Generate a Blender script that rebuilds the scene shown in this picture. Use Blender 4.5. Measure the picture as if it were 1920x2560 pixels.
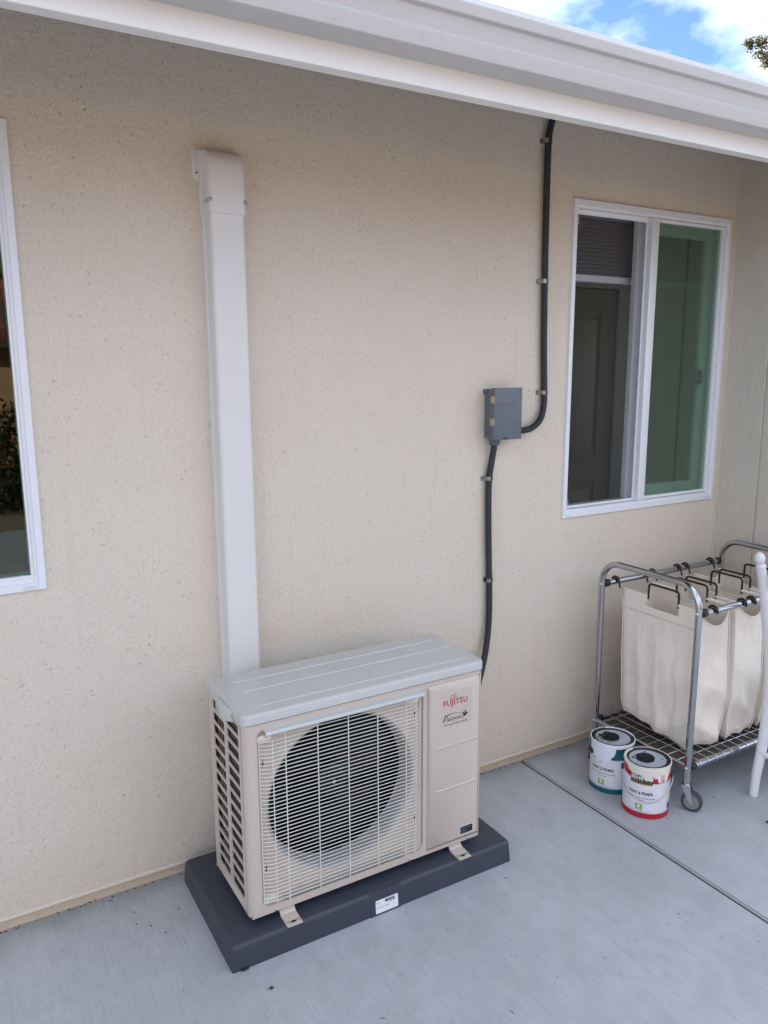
import bpy, bmesh, math, random
from mathutils import Vector, Matrix, noise
random.seed(7)
R = math.radians
S = bpy.context.scene
COL = S.collection
for o in list(bpy.data.objects): bpy.data.objects.remove(o)

# ------------------------------------------------------------------ camera
CAM = Vector((0.0, -2.3028, 1.62))
yaw, pitch, roll = 0.52961541, 0.18578381, -0.00472102
cy, sy, cp, sp, cr, sr = math.cos(yaw), math.sin(yaw), math.cos(pitch), math.sin(pitch), math.cos(roll), math.sin(roll)
fw = Vector((sy*cp, cy*cp, -sp)); rt = Vector((cy, -sy, 0)); up = rt.cross(fw)
rt, up = rt*cr + up*sr, up*cr - rt*sr
cam = bpy.data.cameras.new('camera'); cam.sensor_fit = 'HORIZONTAL'; cam.sensor_width = 36
cam.lens = 36*1949.08/1920; cam.clip_start = .05; cam.clip_end = 3000
co = bpy.data.objects.new('camera', cam); COL.objects.link(co)
co.matrix_world = Matrix(((rt.x, up.x, -fw.x, CAM.x), (rt.y, up.y, -fw.y, CAM.y), (rt.z, up.z, -fw.z, CAM.z), (0, 0, 0, 1)))
S.camera = co
# ------------------------------------------------------------------ light
SUN_EL, SUN_AZ = R(35), R(-22)            # azimuth measured from +y towards +x; the sun is low behind the house
sd = Vector((math.sin(SUN_AZ)*math.cos(SUN_EL), math.cos(SUN_AZ)*math.cos(SUN_EL), math.sin(SUN_EL)))
sl = bpy.data.lights.new('sun', 'SUN'); sl.energy = 2.6; sl.angle = R(.53); sl.color = (1, .93, .82)
so = bpy.data.objects.new('sun', sl); COL.objects.link(so); so.rotation_euler = sd.to_track_quat('Z', 'Y').to_euler()
W = bpy.data.worlds.new('World'); S.world = W; W.use_nodes = True
wn = W.node_tree; wn.nodes.clear()
def wnode(t, **k):
    n = wn.nodes.new(t)
    for a, b in k.items(): setattr(n, a, b)
    return n
SKY_STRENGTH = .10
sky = wnode('ShaderNodeTexSky', sky_type='NISHITA', sun_disc=False)
sky.sun_elevation = SUN_EL; sky.sun_rotation = SUN_AZ; sky.air_density = .85; sky.altitude = 4500; sky.dust_density = .1; sky.ozone_density = 3.0
tc = wnode('ShaderNodeTexCoord'); mp = wnode('ShaderNodeMapping')
mp.inputs['Location'].default_value = (8.21, -1.17, 2.43); mp.inputs['Scale'].default_value = (1, 1, 1.7)
n1 = wnode('ShaderNodeTexNoise'); n1.inputs['Scale'].default_value = 4.2; n1.inputs['Detail'].default_value = 7; n1.inputs['Roughness'].default_value = .52
rp = wnode('ShaderNodeValToRGB'); rp.color_ramp.elements[0].position = .375; rp.color_ramp.elements[1].position = .56
mx = wnode('ShaderNodeMix', data_type='RGBA'); mx.inputs[7].default_value = (5.4, 6.4, 7.9, 1)
bgn = wnode('ShaderNodeBackground'); bgn.inputs['Strength'].default_value = SKY_STRENGTH; wo = wnode('ShaderNodeOutputWorld')
L = wn.links.new
L(tc.outputs['Generated'], mp.inputs['Vector']); L(mp.outputs[0], n1.inputs['Vector']); L(n1.outputs['Fac'], rp.inputs['Fac'])
n2 = wnode('ShaderNodeTexNoise'); n2.inputs['Scale'].default_value = 2.6; n2.inputs['Detail'].default_value = 6
rp2 = wnode('ShaderNodeValToRGB'); rp2.color_ramp.elements[0].position = .36; rp2.color_ramp.elements[1].position = .64
rp2.color_ramp.elements[0].color = (4.2, 4.9, 6.0, 1); rp2.color_ramp.elements[1].color = (5.8, 6.2, 7.0, 1)
L(mp.outputs[0], n2.inputs['Vector']); L(n2.outputs['Fac'], rp2.inputs['Fac']); L(rp2.outputs['Color'], mx.inputs[7])
L(rp.outputs['Color'], mx.inputs[0]); L(sky.outputs[0], mx.inputs[6]); L(mx.outputs[2], bgn.inputs['Color']); L(bgn.outputs[0], wo.inputs['Surface'])
S.view_settings.view_transform = 'Standard'; S.view_settings.look = 'None'; S.view_settings.gamma = 1
S.view_settings.use_curve_mapping = False; S.view_settings.exposure = 2.0
S.render.engine = 'CYCLES'; S.cycles.max_bounces = 8; S.cycles.diffuse_bounces = 5; S.cycles.transparent_max_bounces = 24
S.cycles.sample_clamp_indirect = 6; S.cycles.use_denoising = True

# ------------------------------------------------------------------ materials
class NT:
    def __init__(s, name):
        s.m = bpy.data.materials.new(name); s.m.use_nodes = True; s.t = s.m.node_tree
        s.b = s.t.nodes['Principled BSDF']; s.out = s.t.nodes['Material Output']
    def n(s, t, **k):
        x = s.t.nodes.new(t)
        for a, b in k.items():
            if isinstance(b, (int, float, tuple)) and a.startswith('i_'): x.inputs[a[2:].replace('_', ' ')].default_value = b
            else: setattr(x, a, b)
        return x
    def l(s, a, b): s.t.links.new(a, b)
    def coord(s, scale=(1, 1, 1), loc=(0, 0, 0), rot=(0, 0, 0)):
        g = s.n('ShaderNodeNewGeometry'); m = s.n('ShaderNodeMapping')
        m.inputs['Scale'].default_value = scale; m.inputs['Location'].default_value = loc; m.inputs['Rotation'].default_value = rot
        s.l(g.outputs['Position'], m.inputs['Vector']); return m.outputs[0]
    def noise(s, vec, scale, detail=3, rough=.5, dist=0):
        x = s.n('ShaderNodeTexNoise'); x.inputs['Scale'].default_value = scale; x.inputs['Detail'].default_value = detail
        x.inputs['Roughness'].default_value = rough; x.inputs['Distortion'].default_value = dist
        s.l(vec, x.inputs['Vector']); return x.outputs['Fac']
    def voro(s, vec, scale, feature='F1'):
        x = s.n('ShaderNodeTexVoronoi'); x.feature = feature; x.inputs['Scale'].default_value = scale; s.l(vec, x.inputs['Vector']); return x.outputs['Distance']
    def ramp(s, fac, a, b, ca=(0, 0, 0, 1), cb=(1, 1, 1, 1)):
        x = s.n('ShaderNodeValToRGB'); x.color_ramp.elements[0].position = a; x.color_ramp.elements[1].position = b
        x.color_ramp.elements[0].color = ca; x.color_ramp.elements[1].color = cb; s.l(fac, x.inputs['Fac']); return x.outputs['Color']
    def mix(s, fac, a, b, mode='MIX'):
        x = s.n('ShaderNodeMix', data_type='RGBA', blend_type=mode)
        for i, v in ((0, fac), (6, a), (7, b)):
            if hasattr(v, 'is_linked'): s.l(v, x.inputs[i])
            else: x.inputs[i].default_value = v if i == 0 else (*v[:3], 1)
        return x.outputs[2]
    def math(s, op, a, b=0.):
        x = s.n('ShaderNodeMath', operation=op)
        for i, v in ((0, a), (1, b)):
            if hasattr(v, 'is_linked'): s.l(v, x.inputs[i])
            else: x.inputs[i].default_value = v
        return x.outputs[0]
    def bump(s, h, strength, dist, prev=None):
        x = s.n('ShaderNodeBump'); x.inputs['Strength'].default_value = strength; x.inputs['Distance'].default_value = dist
        s.l(h, x.inputs['Height'])
        if prev: s.l(prev, x.inputs['Normal'])
        return x.outputs[0]
    def set(s, color=None, rough=.5, metal=0, normal=None, spec=None):
        if color is not None:
            if hasattr(color, 'is_linked'): s.l(color, s.b.inputs['Base Color'])
            else: s.b.inputs['Base Color'].default_value = (*color[:3], 1)
        if hasattr(rough, 'is_linked'): s.l(rough, s.b.inputs['Roughness'])
        else: s.b.inputs['Roughness'].default_value = rough
        s.b.inputs['Metallic'].default_value = metal
        if spec is not None: s.b.inputs['Specular IOR Level'].default_value = spec
        if normal is not None: s.l(normal, s.b.inputs['Normal'])
        return s.m

def painted(name, c, rough=.45, var=.06, bump=.15, bscale=400, metal=0, spec=None, dirt=0., dirtc=(.12, .09, .06)):
    t = NT(name); v = t.coord()
    f = t.noise(v, 6, 4)
    col = t.mix(f, tuple(x*(1-var) for x in c), tuple(min(1, x*(1+var)) for x in c))
    if dirt:
        d = t.ramp(t.noise(v, 38, 6, .7), .58, .75); col = t.mix(t.math('MULTIPLY', d, dirt), col, dirtc)
    rr = t.math('ADD', t.math('MULTIPLY', t.noise(v, 14, 4), .14), rough-.07)
    return t.set(col, rr, metal, t.bump(t.noise(v, bscale, 2), bump, .0006), spec)

def stucco_mat():
    t = NT('stucco'); v = t.coord()
    n_big = t.noise(v, 2.2, 4, .55); n_mid = t.noise(v, 11, 5, .6)
    v2 = t.coord((1, 1, .75), rot=(0, R(18), 0))
    grain = t.noise(v2, 125, 4, .62, .35); grain2 = t.noise(v, 260, 2, .5)
    arcs = t.noise(t.coord((.5, 1, 2.4), rot=(0, R(-24), 0)), 42, 4, .6, 1.6)
    pits = t.voro(t.coord((1, 1, .8)), 95)
    pitmask = t.ramp(n_mid, .40, .62)
    pit = t.math('MULTIPLY', t.ramp(pits, .10, .30, (1, 1, 1, 1), (0, 0, 0, 1)), pitmask)
    pit = t.math('MULTIPLY', pit, t.ramp(t.noise(v, 47, 2), .5, .62))
    col = t.mix(n_big, (.70, .615, .505), (.775, .69, .575))
    col = t.mix(t.math('MULTIPLY', t.ramp(grain, .30, .50, (1, 1, 1, 1), (0, 0, 0, 1)), .24), col, (.40, .33, .26))
    col = t.mix(t.math('MULTIPLY', pit, .30), col, (.20, .155, .115))  # pit shadows painted into the colour, over the bumped hollows
    smudge = t.ramp(t.noise(v, 24, 5, .75), .68, .78); col = t.mix(t.math('MULTIPLY', smudge, .25), col, (.36, .29, .21))
    g = t.n('ShaderNodeNewGeometry'); sx = t.n('ShaderNodeSeparateXYZ'); t.l(g.outputs['Position'], sx.inputs[0])
    lowm = t.ramp(t.math('ADD', sx.outputs['Z'], t.math('MULTIPLY', n_mid, .35)), .16, .48, (1, 1, 1, 1), (0, 0, 0, 1))
    col = t.mix(t.math('MULTIPLY', lowm, .25), col, (.50, .40, .29))
    spl = t.math('MULTIPLY', t.ramp(t.noise(v, 75, 5, .8), .60, .68), t.ramp(t.math('ADD', sx.outputs['Z'], t.math('MULTIPLY', n_big, .5)), .30, .58, (1, 1, 1, 1), (0, 0, 0, 1)))
    col = t.mix(t.math('MULTIPLY', spl, .55), col, (.25, .18, .12))
    drip = t.math('MULTIPLY', t.ramp(t.noise(t.coord((1, 1, .06)), 26, 4, .6), .56, .74), t.ramp(n_big, .45, .6)); col = t.mix(t.math('MULTIPLY', drip, .16), col, (.42, .35, .27))
    h = t.math('ADD', t.math('MULTIPLY', grain, 1.0), t.math('MULTIPLY', arcs, .40))
    h = t.math('SUBTRACT', h, t.math('MULTIPLY', pit, .9))
    nm = t.bump(h, .85, .0042); nm = t.bump(grain2, .35, .0012, nm); nm = t.bump(n_mid, .5, .006, nm)
    return t.set(col, .93, 0, nm, .2)

def concrete_mat():
    t = NT('concrete'); v = t.coord()
    broom = t.noise(t.coord((1, .045, 1)), 170, 3, .6); broom2 = t.noise(t.coord((1, .02, 1)), 34, 4, .65, .1)
    blot = t.noise(v, 1.7, 5, .6); blot2 = t.noise(v, 7, 6, .68, .3); sp = t.noise(v, 260, 2, .5)
    col = t.mix(t.ramp(blot, .25, .75), (.36, .365, .38), (.52, .525, .54))
    col = t.mix(t.math('MULTIPLY', t.ramp(blot2, .42, .66), .36), col, (.32, .32, .325))
    col = t.mix(t.math('MULTIPLY', t.ramp(broom2, .56, .74), .17), col, (.28, .275, .27))
    col = t.mix(t.math('MULTIPLY', t.ramp(broom, .50, .68), .22), col, (.27, .265, .26))
    col = t.mix(t.math('MULTIPLY', t.ramp(t.noise(v, 20, 7, .8), .58, .68), .5), col, (.22, .21, .20))
    col = t.mix(t.math('MULTIPLY', t.ramp(t.noise(t.coord(loc=(5, 2, 0)), 3.3, 4, .6), .60, .72), .30), col, (.36, .30, .235))
    pits = t.ramp(t.voro(v, 55), .03, .075, (1, 1, 1, 1), (0, 0, 0, 1))
    pits = t.math('MULTIPLY', pits, t.ramp(t.noise(v, 9, 3), .52, .6))
    col = t.mix(t.math('MULTIPLY', pits, .7), col, (.08, .075, .07))
    col = t.mix(t.math('MULTIPLY', t.ramp(sp, .60, .74), .25), col, (.2, .2, .2))
    # colour turns darker grey towards the wall foot
    g = t.n('ShaderNodeNewGeometry'); sx = t.n('ShaderNodeSeparateXYZ'); t.l(g.outputs['Position'], sx.inputs[0])
    wv = t.math('ADD', sx.outputs['Y'], t.math('MULTIPLY', blot2, .16))
    col = t.mix(t.math('MULTIPLY', t.ramp(wv, -.10, .075), .5), col, (.25, .245, .235))
    h = t.math('ADD', t.math('MULTIPLY', broom, 1.0), t.math('MULTIPLY', sp, .5)); h = t.math('SUBTRACT', h, t.math('MULTIPLY', pits, 1.5))
    nm = t.bump(h, .9, .0024)
    return t.set(col, t.math('ADD', t.math('MULTIPLY', blot2, .25), .55), 0, nm, .4)

def foundation_mat():
    t = NT('foundation paint'); v = t.coord()
    col = t.mix(t.noise(v, 8, 5, .6), (.54, .41, .28), (.64, .51, .375))
    col = t.mix(t.math('MULTIPLY', t.ramp(t.noise(v, 60, 6, .8), .60, .68), .85), col, (.14, .08, .04))
    return t.set(col, .85, 0, t.bump(t.noise(v, 90, 5, .7), .6, .003))

def wood_panel_mat():
    t = NT('rough sawn painted siding'); v = t.coord((1, 9, .55)); v0 = t.coord()
    gr = t.noise(v, 26, 5, .65, .8); gr2 = t.noise(t.coord((1, 16, .5)), 60, 3, .6, .5)
    col = t.mix(t.noise(v0, 3, 4), (.66, .60, .50), (.72, .65, .55))
    col = t.mix(t.math('MULTIPLY', t.ramp(gr, .52, .66), .25), col, (.33, .30, .25))
    h = t.math('ADD', gr, t.math('MULTIPLY', gr2, .6))
    return t.set(col, .8, 0, t.bump(h, .7, .0045), .3)

def chrome_mat():
    t = NT('worn chrome tube'); v = t.coord()
    col = t.mix(t.noise(v, 9, 4), (.42, .42, .44), (.55, .55, .57))
    rust = t.ramp(t.noise(v, 55, 6, .75), .63, .72); col = t.mix(t.math('MULTIPLY', rust, .7), col, (.20, .12, .07))
    rr = t.math('ADD', t.math('MULTIPLY', t.noise(v, 40, 4), .16), .10)
    return t.set(col, rr, 1.0, t.bump(t.noise(v, 300, 3), .1, .0005))

def canvas_mat():
    t = NT('cotton canvas'); v = t.coord()
    col = t.mix(t.noise(v, 5, 4), (.78, .69, .58), (.86, .77, .66))
    st = t.ramp(t.noise(v, 4.2, 5, .6), .60, .72); col = t.mix(t.math('MULTIPLY', st, .35), col, (.50, .40, .28))
    w = t.noise(t.coord((1, 1, 1)), 900, 1)
    cr_ = t.noise(t.coord((1, 1, .6)), 22, 5, .6, 1.4)
    nm = t.bump(t.noise(t.coord((1, 1, .35)), 13, 3, .5, .6), .55, .022); nm = t.bump(cr_, .30, .008, nm); nm = t.bump(w, .3, .0006, nm)
    m = t.set(col, .95, 0, nm, .1)
    t.b.inputs['Sheen Weight'].default_value = .2
    return m

def glass_mat(name, tint, refl=1.0):
    t = NT(name); t.t.nodes.remove(t.b)
    tr = t.n('ShaderNodeBsdfTransparent'); tr.inputs[0].default_value = (*tint, 1)
    gl = t.n('ShaderNodeBsdfGlossy'); gl.inputs['Roughness'].default_value = .01
    fr = t.n('ShaderNodeFresnel'); fr.inputs['IOR'].default_value = 1.52
    f = t.math('MULTIPLY', fr.outputs[0], refl)
    ms = t.n('ShaderNodeMixShader'); t.l(f, ms.inputs[0]); t.l(tr.outputs[0], ms.inputs[1]); t.l(gl.outputs[0], ms.inputs[2]); t.l(ms.outputs[0], t.out.inputs['Surface'])
    return t.m

def screen_mat():
    t = NT('insect screen mesh'); t.t.nodes.remove(t.b)
    tr = t.n('ShaderNodeBsdfTransparent'); df = t.n('ShaderNodeBsdfDiffuse'); df.inputs[0].default_value = (.035, .036, .038, 1)
    v = t.coord(); w = t.noise(v, 700, 1)
    f = t.math('ADD', t.math('MULTIPLY', w, .12), .24)
    ms = t.n('ShaderNodeMixShader'); t.l(f, ms.inputs[0]); t.l(tr.outputs[0], ms.inputs[1]); t.l(df.outputs[0], ms.inputs[2]); t.l(ms.outputs[0], t.out.inputs['Surface'])
    return t.m

def can_white_mat(name, base, splat, seed, zt):
    """printed white label with paint runs below the rim"""
    t = NT(name); v = t.coord(loc=seed)
    col = t.mix(t.noise(v, 30, 3), tuple(x*.95 for x in base), base)
    sm = t.ramp(t.noise(v, 75, 5, .7), .66, .74); col = t.mix(t.math('MULTIPLY', sm, .6), col, splat)
    return t.set(col, .32, 0, t.bump(t.noise(v, 120, 3), .12, .001))

M = {}
M['stucco'] = stucco_mat(); M['concrete'] = concrete_mat(); M['foundation'] = foundation_mat(); M['siding'] = wood_panel_mat()
M['trim'] = painted('white trim paint', (.83, .80, .76), .5, .04, .25, 120, dirt=.10)
M['gutter'] = painted('gutter enamel', (.54, .52, .50), .38, .04, .2, 60, dirt=.25, dirtc=(.35, .31, .27))
M['soffit'] = painted('soffit boards', (.10, .06, .035), .8, .1, .3, 90)
M['vinyl'] = painted('white window vinyl', (.80, .81, .83), .35, .02, .08)
M['vinyl_in'] = painted('light grey vinyl', (.70, .70, .71), .4, .02, .08)  # plain vinyl a little greyer than the window frame
M['duct'] = painted('ivory duct plastic', (.73, .71, .675), .38, .02, .06)
M['cabinet'] = painted('beige appliance enamel', (.575, .485, .405), .33, .025, .22, 900, dirt=.06)
M['lid'] = painted('sky tinted lid enamel', (.54, .53, .505), .15, .02, .22, 900)  # beige enamel greyed cooler; sky light on the top put into its colour
M['grille'] = painted('cream coated wire', (.72, .69, .60), .4, .03, .05)
M['bell'] = painted('grey bell mouth plastic', (.40, .365, .34), .5, .03, .1)
M['black'] = painted('black plastic', (.012, .012, .013), .42, .1, .1)
M['fins'] = painted('dark condenser fins', (.022, .023, .026), .5, .2, .4, 700)
M['copper'] = painted('brown copper tube', (.16, .10, .07), .45, .2, .2, metal=.3)
M['fanblade'] = painted('dark fan plastic', (.005, .006, .009), .3, .1, .05)
M['pad'] = painted('slate grey plastic pad', (.040, .045, .062), .46, .12, .5, 350, dirt=.05, dirtc=(.2, .2, .2))
M['boxgrey'] = painted('grey box enamel', (.125, .145, .165), .42, .04, .2, 700)
M['boxline'] = painted('lighter embossed grey', (.17, .19, .21), .4, .04, .1)
M['conduit'] = painted('charcoal conduit vinyl', (.020, .022, .030), .45, .1, .1)
M['fitting'] = painted('grey fitting plastic', (.11, .11, .125), .5, .05, .1)
M['zinc'] = painted('zinc plated steel', (.62, .62, .62), .28, .05, .2, metal=1)
M['brass'] = painted('copper clip', (.55, .42, .32), .35, .05, .1, metal=.8)
M['chrome'] = chrome_mat(); M['canvas'] = canvas_mat()
M['seam'] = painted('canvas seam thread', (.55, .49, .40), .95, .05, .2)
M['vinylblack'] = painted('black vinyl coated wire', (.008, .008, .009), .35, .1, .05)
M['rubber'] = painted('grey caster rubber', (.055, .055, .065), .6, .1, .2)
M['casterhub'] = painted('grey caster hub', (.20, .20, .20), .5, .1, .2)
M['board'] = painted('brown hardboard', (.085, .068, .056), .7, .15, .3, 60)
M['chairwhite'] = painted('chipped white chair paint', (.74, .71, .70), .45, .03, .25, 80, dirt=.5, dirtc=(.28, .17, .12))
M['glass'] = glass_mat('clear window glass', (.78, .86, .81), 1.0)
M['greenglass'] = glass_mat('green tinted window glass', (.77, .90, .83), .7)
M['screen'] = screen_mat()
M['door'] = painted('interior door paint', (.52, .45, .37), .5, .03, .1)
M['roomwall'] = painted('interior wall paint', (.68, .64, .58), .8, .04, .1)
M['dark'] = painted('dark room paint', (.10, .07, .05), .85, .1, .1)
M['blind'] = painted('grey blind slat', (.27, .265, .28), .5, .04, .1)
M['curtain'] = painted('sea green curtain', (.30, .42, .38), .9, .08, .2)
M['canwhite'] = can_white_mat('white can label', (.88, .86, .88), (.84, .84, .86), (0, 0, 0), .2)
M['lidgrey'] = painted('clear plastic lid over paint', (.42, .44, .49), .16, .25, .2, 60, dirt=.5, dirtc=(.70, .70, .72))
M['red'] = painted('red can print', (.42, .012, .025), .3, .06, .05)
M['teal'] = painted('teal can print', (.008, .10, .13), .3, .06, .05)
M['cream'] = painted('dried cream paint', (.76, .70, .58), .45, .03, .5, 90)
M['whitepaint'] = painted('dried white paint', (.78, .79, .83), .4, .03, .5, 90)
M['ink'] = painted('dark grey ink', (.03, .03, .05), .5, .1, 0)
M['midink'] = painted('grey print', (.16, .16, .19), .5, .1, 0)
M['redink'] = painted('red logo ink', (.42, .01, .03), .4, .05, 0)
M['gold'] = painted('gold print', (.30, .22, .07), .4, .05, 0)
M['green'] = painted('green badge print', (.20, .42, .04), .4, .05, 0)
M['orangeink'] = painted('orange stamp ink', (.70, .22, .12), .5, .1, 0)
M['paper'] = painted('white paper sticker', (.80, .77, .79), .5, .02, .05)
M['decal'] = painted('clear beige decal', (.57, .482, .403), .22, .02, .05)
M['tile'] = painted('terracotta roof tile', (.36, .12, .06), .7, .25, .3, 60)
M['orangewall'] = painted('warm ochre stucco', (.55, .33, .17), .9, .06, .5, 90)
M['ground'] = painted('dry garden soil', (.26, .21, .15), .95, .2, .6, 50)
M['bark'] = painted('tree bark', (.09, .06, .04), .9, .2, .8, 60)
M['mulch'] = painted('dead leaf bits', (.07, .045, .03), .9, .3, .4)
M['shingle'] = painted('grey roof shingle', (.13, .12, .11), .95, .2, .6, 90)
def leaf_mat():
    t = NT('olive needle foliage'); v = t.coord()
    col = t.mix(t.noise(v, 3.5, 3), (.10, .13, .03), (.32, .27, .07))
    col = t.mix(t.math('MULTIPLY', t.ramp(t.noise(v, 14, 3), .55, .65), .8), col, (.24, .13, .05))
    t.set(col, .6, 0, None, .3); t.b.inputs['Transmission Weight'].default_value = 0
    return t.m
M['leaf'] = leaf_mat(); M['shrub'] = painted('added dark shrub foliage', (.025, .04, .012), .7, .3, .1)

# ------------------------------------------------------------------ geometry helpers
def NB(): return bmesh.new()
def box(bm, x0, x1, y0, y1, z0, z1, bev=0, seg=2, edges=None):
    r = bmesh.ops.create_cube(bm, size=1)
    for v in r['verts']: v.co = Vector(((x0+x1)/2+v.co.x*(x1-x0), (y0+y1)/2+v.co.y*(y1-y0), (z0+z1)/2+v.co.z*(z1-z0)))
    if bev:
        es = list({e for v in r['verts'] for e in v.link_edges})
        if edges: es = [e for e in es if edges(e)]
        bmesh.ops.bevel(bm, geom=es, offset=bev, segments=seg, profile=.5, affect='EDGES')
    return bm
def tube(bm, pts, r, n=10, closed=False, caps=True, rf=None):
    pts = [Vector(p) for p in pts]; N = len(pts); rings = []; prev = None
    for i, p in enumerate(pts):
        a = pts[(i-1) % N] if (closed or i > 0) else p
        b = pts[(i+1) % N] if (closed or i < N-1) else p
        t = (b-a).normalized()
        if prev is None:
            u = t.cross(Vector((0, 0, 1)))
            if u.length < .01: u = t.cross(Vector((1, 0, 0)))
        else: u = prev - t*prev.dot(t)
        u.normalize(); w = t.cross(u); prev = u
        rr = rf(i, N) if rf else r
        rings.append([bm.verts.new(p + (u*math.cos(2*math.pi*k/n) + w*math.sin(2*math.pi*k/n))*rr) for k in range(n)])
    for i in range(N if closed else N-1):
        A, B = rings[i], rings[(i+1) % N]
        for k in range(n): bm.faces.new((A[k], A[(k+1) % n], B[(k+1) % n], B[k]))
    if caps and not closed: bm.faces.new(rings[0][::-1]); bm.faces.new(rings[-1])
    return bm
def cyl(bm, a, b, r, n=16): return tube(bm, [a, b], r, n)
def arc(c, r, a0, a1, n, ax1, ax2):
    c = Vector(c); ax1 = Vector(ax1); ax2 = Vector(ax2)
    return [c + ax1*math.cos(a0+(a1-a0)*i/n)*r + ax2*math.sin(a0+(a1-a0)*i/n)*r for i in range(n+1)]
def lathe(bm, prof, c, n=40, a0=0, a1=2*math.pi, mi=None):
    full = abs(a1-a0-2*math.pi) < 1e-6; rings = []; m = n if full else n+1
    for (r, z) in prof: rings.append([bm.verts.new((c[0]+r*math.cos(a0+(a1-a0)*k/n), c[1]+r*math.sin(a0+(a1-a0)*k/n), c[2]+z)) for k in range(m)])
    for i in range(len(prof)-1):
        for k in range(n):
            k2 = (k+1) % m
            f = bm.faces.new((rings[i][k], rings[i][k2], rings[i+1][k2], rings[i+1][k]))
            if mi: f.material_index = mi[i]
    return bm
def prism(bm, poly, mapf, d0, d1, bev=0):
    """poly: 2D outline; mapf(u, v, d) -> 3D; extruded between depths d0 and d1"""
    A = [bm.verts.new(mapf(u, v, d0)) for u, v in poly]; B = [bm.verts.new(mapf(u, v, d1)) for u, v in poly]
    n = len(poly); bm.faces.new(A[::-1]); fB = bm.faces.new(B)
    for i in range(n): bm.faces.new((A[i], A[(i+1) % n], B[(i+1) % n], B[i]))
    if bev: bmesh.ops.bevel(bm, geom=list(fB.edges), offset=bev, segments=2, profile=.5, affect='EDGES')
    return bm
def rrect(u0, u1, v0, v1, r, n=5):
    out = []
    for cx, cy_, a in ((u1-r, v1-r, 0), (u0+r, v1-r, 90), (u0+r, v0+r, 180), (u1-r, v0+r, 270)):
        for i in range(n+1): out.append((cx+r*math.cos(R(a+90*i/n)), cy_+r*math.sin(R(a+90*i/n))))
    return out
XZ = lambda u, v, d: (u, d, v)        # wall plane (d = y)
YZ = lambda u, v, d: (d, u, v)
XY = lambda u, v, d: (u, v, d)
def obj(name, bm, mat, parent=None, label=None, cat=None, group=None, kind=None, flat=False, ang=35, keepnormals=False):
    if not keepnormals: bmesh.ops.recalc_face_normals(bm, faces=bm.faces)
    me = bpy.data.meshes.new(name); bm.to_mesh(me); bm.free()
    for m in (mat if isinstance(mat, (list, tuple)) else [mat]): me.materials.append(M[m] if isinstance(m, str) else m)
    if not flat:
        me.polygons.foreach_set('use_smooth', [True]*len(me.polygons)); me.set_sharp_from_angle(angle=R(ang))
    o = bpy.data.objects.new(name, me); COL.objects.link(o); link_parent(o, parent)
    if label: o['label'] = label
    if cat: o['category'] = cat
    if group: o['group'] = group
    if kind: o['kind'] = kind
    return o
ORIG = {}
def link_parent(o, parent):
    if parent is None: return
    o.parent = parent
    if parent.name in ORIG: o.matrix_parent_inverse = ORIG[parent.name].inverted()
def thing(name, label, cat, loc, group=None):
    o = bpy.data.objects.new(name, None); COL.objects.link(o); o.location = loc; o.empty_display_size = .1
    ORIG[o.name] = Matrix.Translation(Vector(loc))
    o['label'] = label; o['category'] = cat
    if group: o['group'] = group
    return o
def dup_part(src, parent, off=(0, 0, 0)):
    c = src.copy(); COL.objects.link(c); c.parent = parent; c.location = Vector(src.location)+Vector(off); return c

_dg = None
def text_polys(s, size=1.0, bold=0.0, shear=0.0, sx=1.0, spacing=1.0):
    cu = bpy.data.curves.new('t', 'FONT'); cu.body = s; cu.size = size; cu.shear = shear; cu.offset = bold; cu.space_character = spacing
    cu.resolution_u = 3; cu.fill_mode = 'FRONT'
    o = bpy.data.objects.new('t', cu); COL.objects.link(o)
    me = bpy.data.meshes.new_from_object(o.evaluated_get(bpy.context.evaluated_depsgraph_get()))
    V = [(v.co.x*sx, v.co.y) for v in me.vertices]; F = [tuple(p.vertices) for p in me.polygons]
    bpy.data.objects.remove(o); bpy.data.curves.remove(cu); bpy.data.meshes.remove(me)
    return V, F
def add_text(bm, s, u0, u1, v0, v1, mapf, **k):
    """fit the text into the box u0..u1, v0..v1 and map it to 3D"""
    V, F = text_polys(s, **k)
    a, b = min(v[0] for v in V), max(v[0] for v in V); c, d = min(v[1] for v in V), max(v[1] for v in V)
    P = [mapf(u0+(x-a)/(b-a)*(u1-u0), v0+(y-c)/(d-c)*(v1-v0)) for x, y in V]
    vs = [bm.verts.new(p) for p in P]
    for f in F:
        try: bm.faces.new([vs[i] for i in f])
        except ValueError: pass
    return bm
def rect(bm, u0, u1, v0, v1, mapf, n=1):
    for i in range(n):
        a = u0+(u1-u0)*i/n; b = u0+(u1-u0)*(i+1)/n
        bm.faces.new([bm.verts.new(mapf(*p)) for p in ((a, v0), (b, v0), (b, v1), (a, v1))])
    return bm

# ================================================================== GROUND
gb = NB(); box(gb, -900, 900, -900, 900, -.30, -.12)
obj('ground', gb, 'ground', kind='structure', label='bare dry garden soil beyond the patio')
patio = bpy.data.objects.new('patio', None); COL.objects.link(patio); patio['kind'] = 'structure'; patio['label'] = 'light grey broom finished concrete patio with one straight joint'
def slab(x0, x1, lab):
    b = NB(); box(b, x0, x1, -6.2, .02, -.12, 0)
    es = [e for e in b.edges if all(v.co.z > -.01 for v in e.verts)]
    bmesh.ops.bevel(b, geom=es, offset=.007, segments=3, affect='EDGES')
    return obj('slab', b, 'concrete', patio, label=lab)
slab(-7, 2.0015, 'concrete slab left of the joint'); slab(2.0095, 7, 'concrete slab right of the joint under the laundry cart')
jb = NB(); box(jb, 2.001, 2.0105, -6.19, .012, -.03, -.007)
obj('joint_filler', jb, 'mulch', patio)

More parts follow.
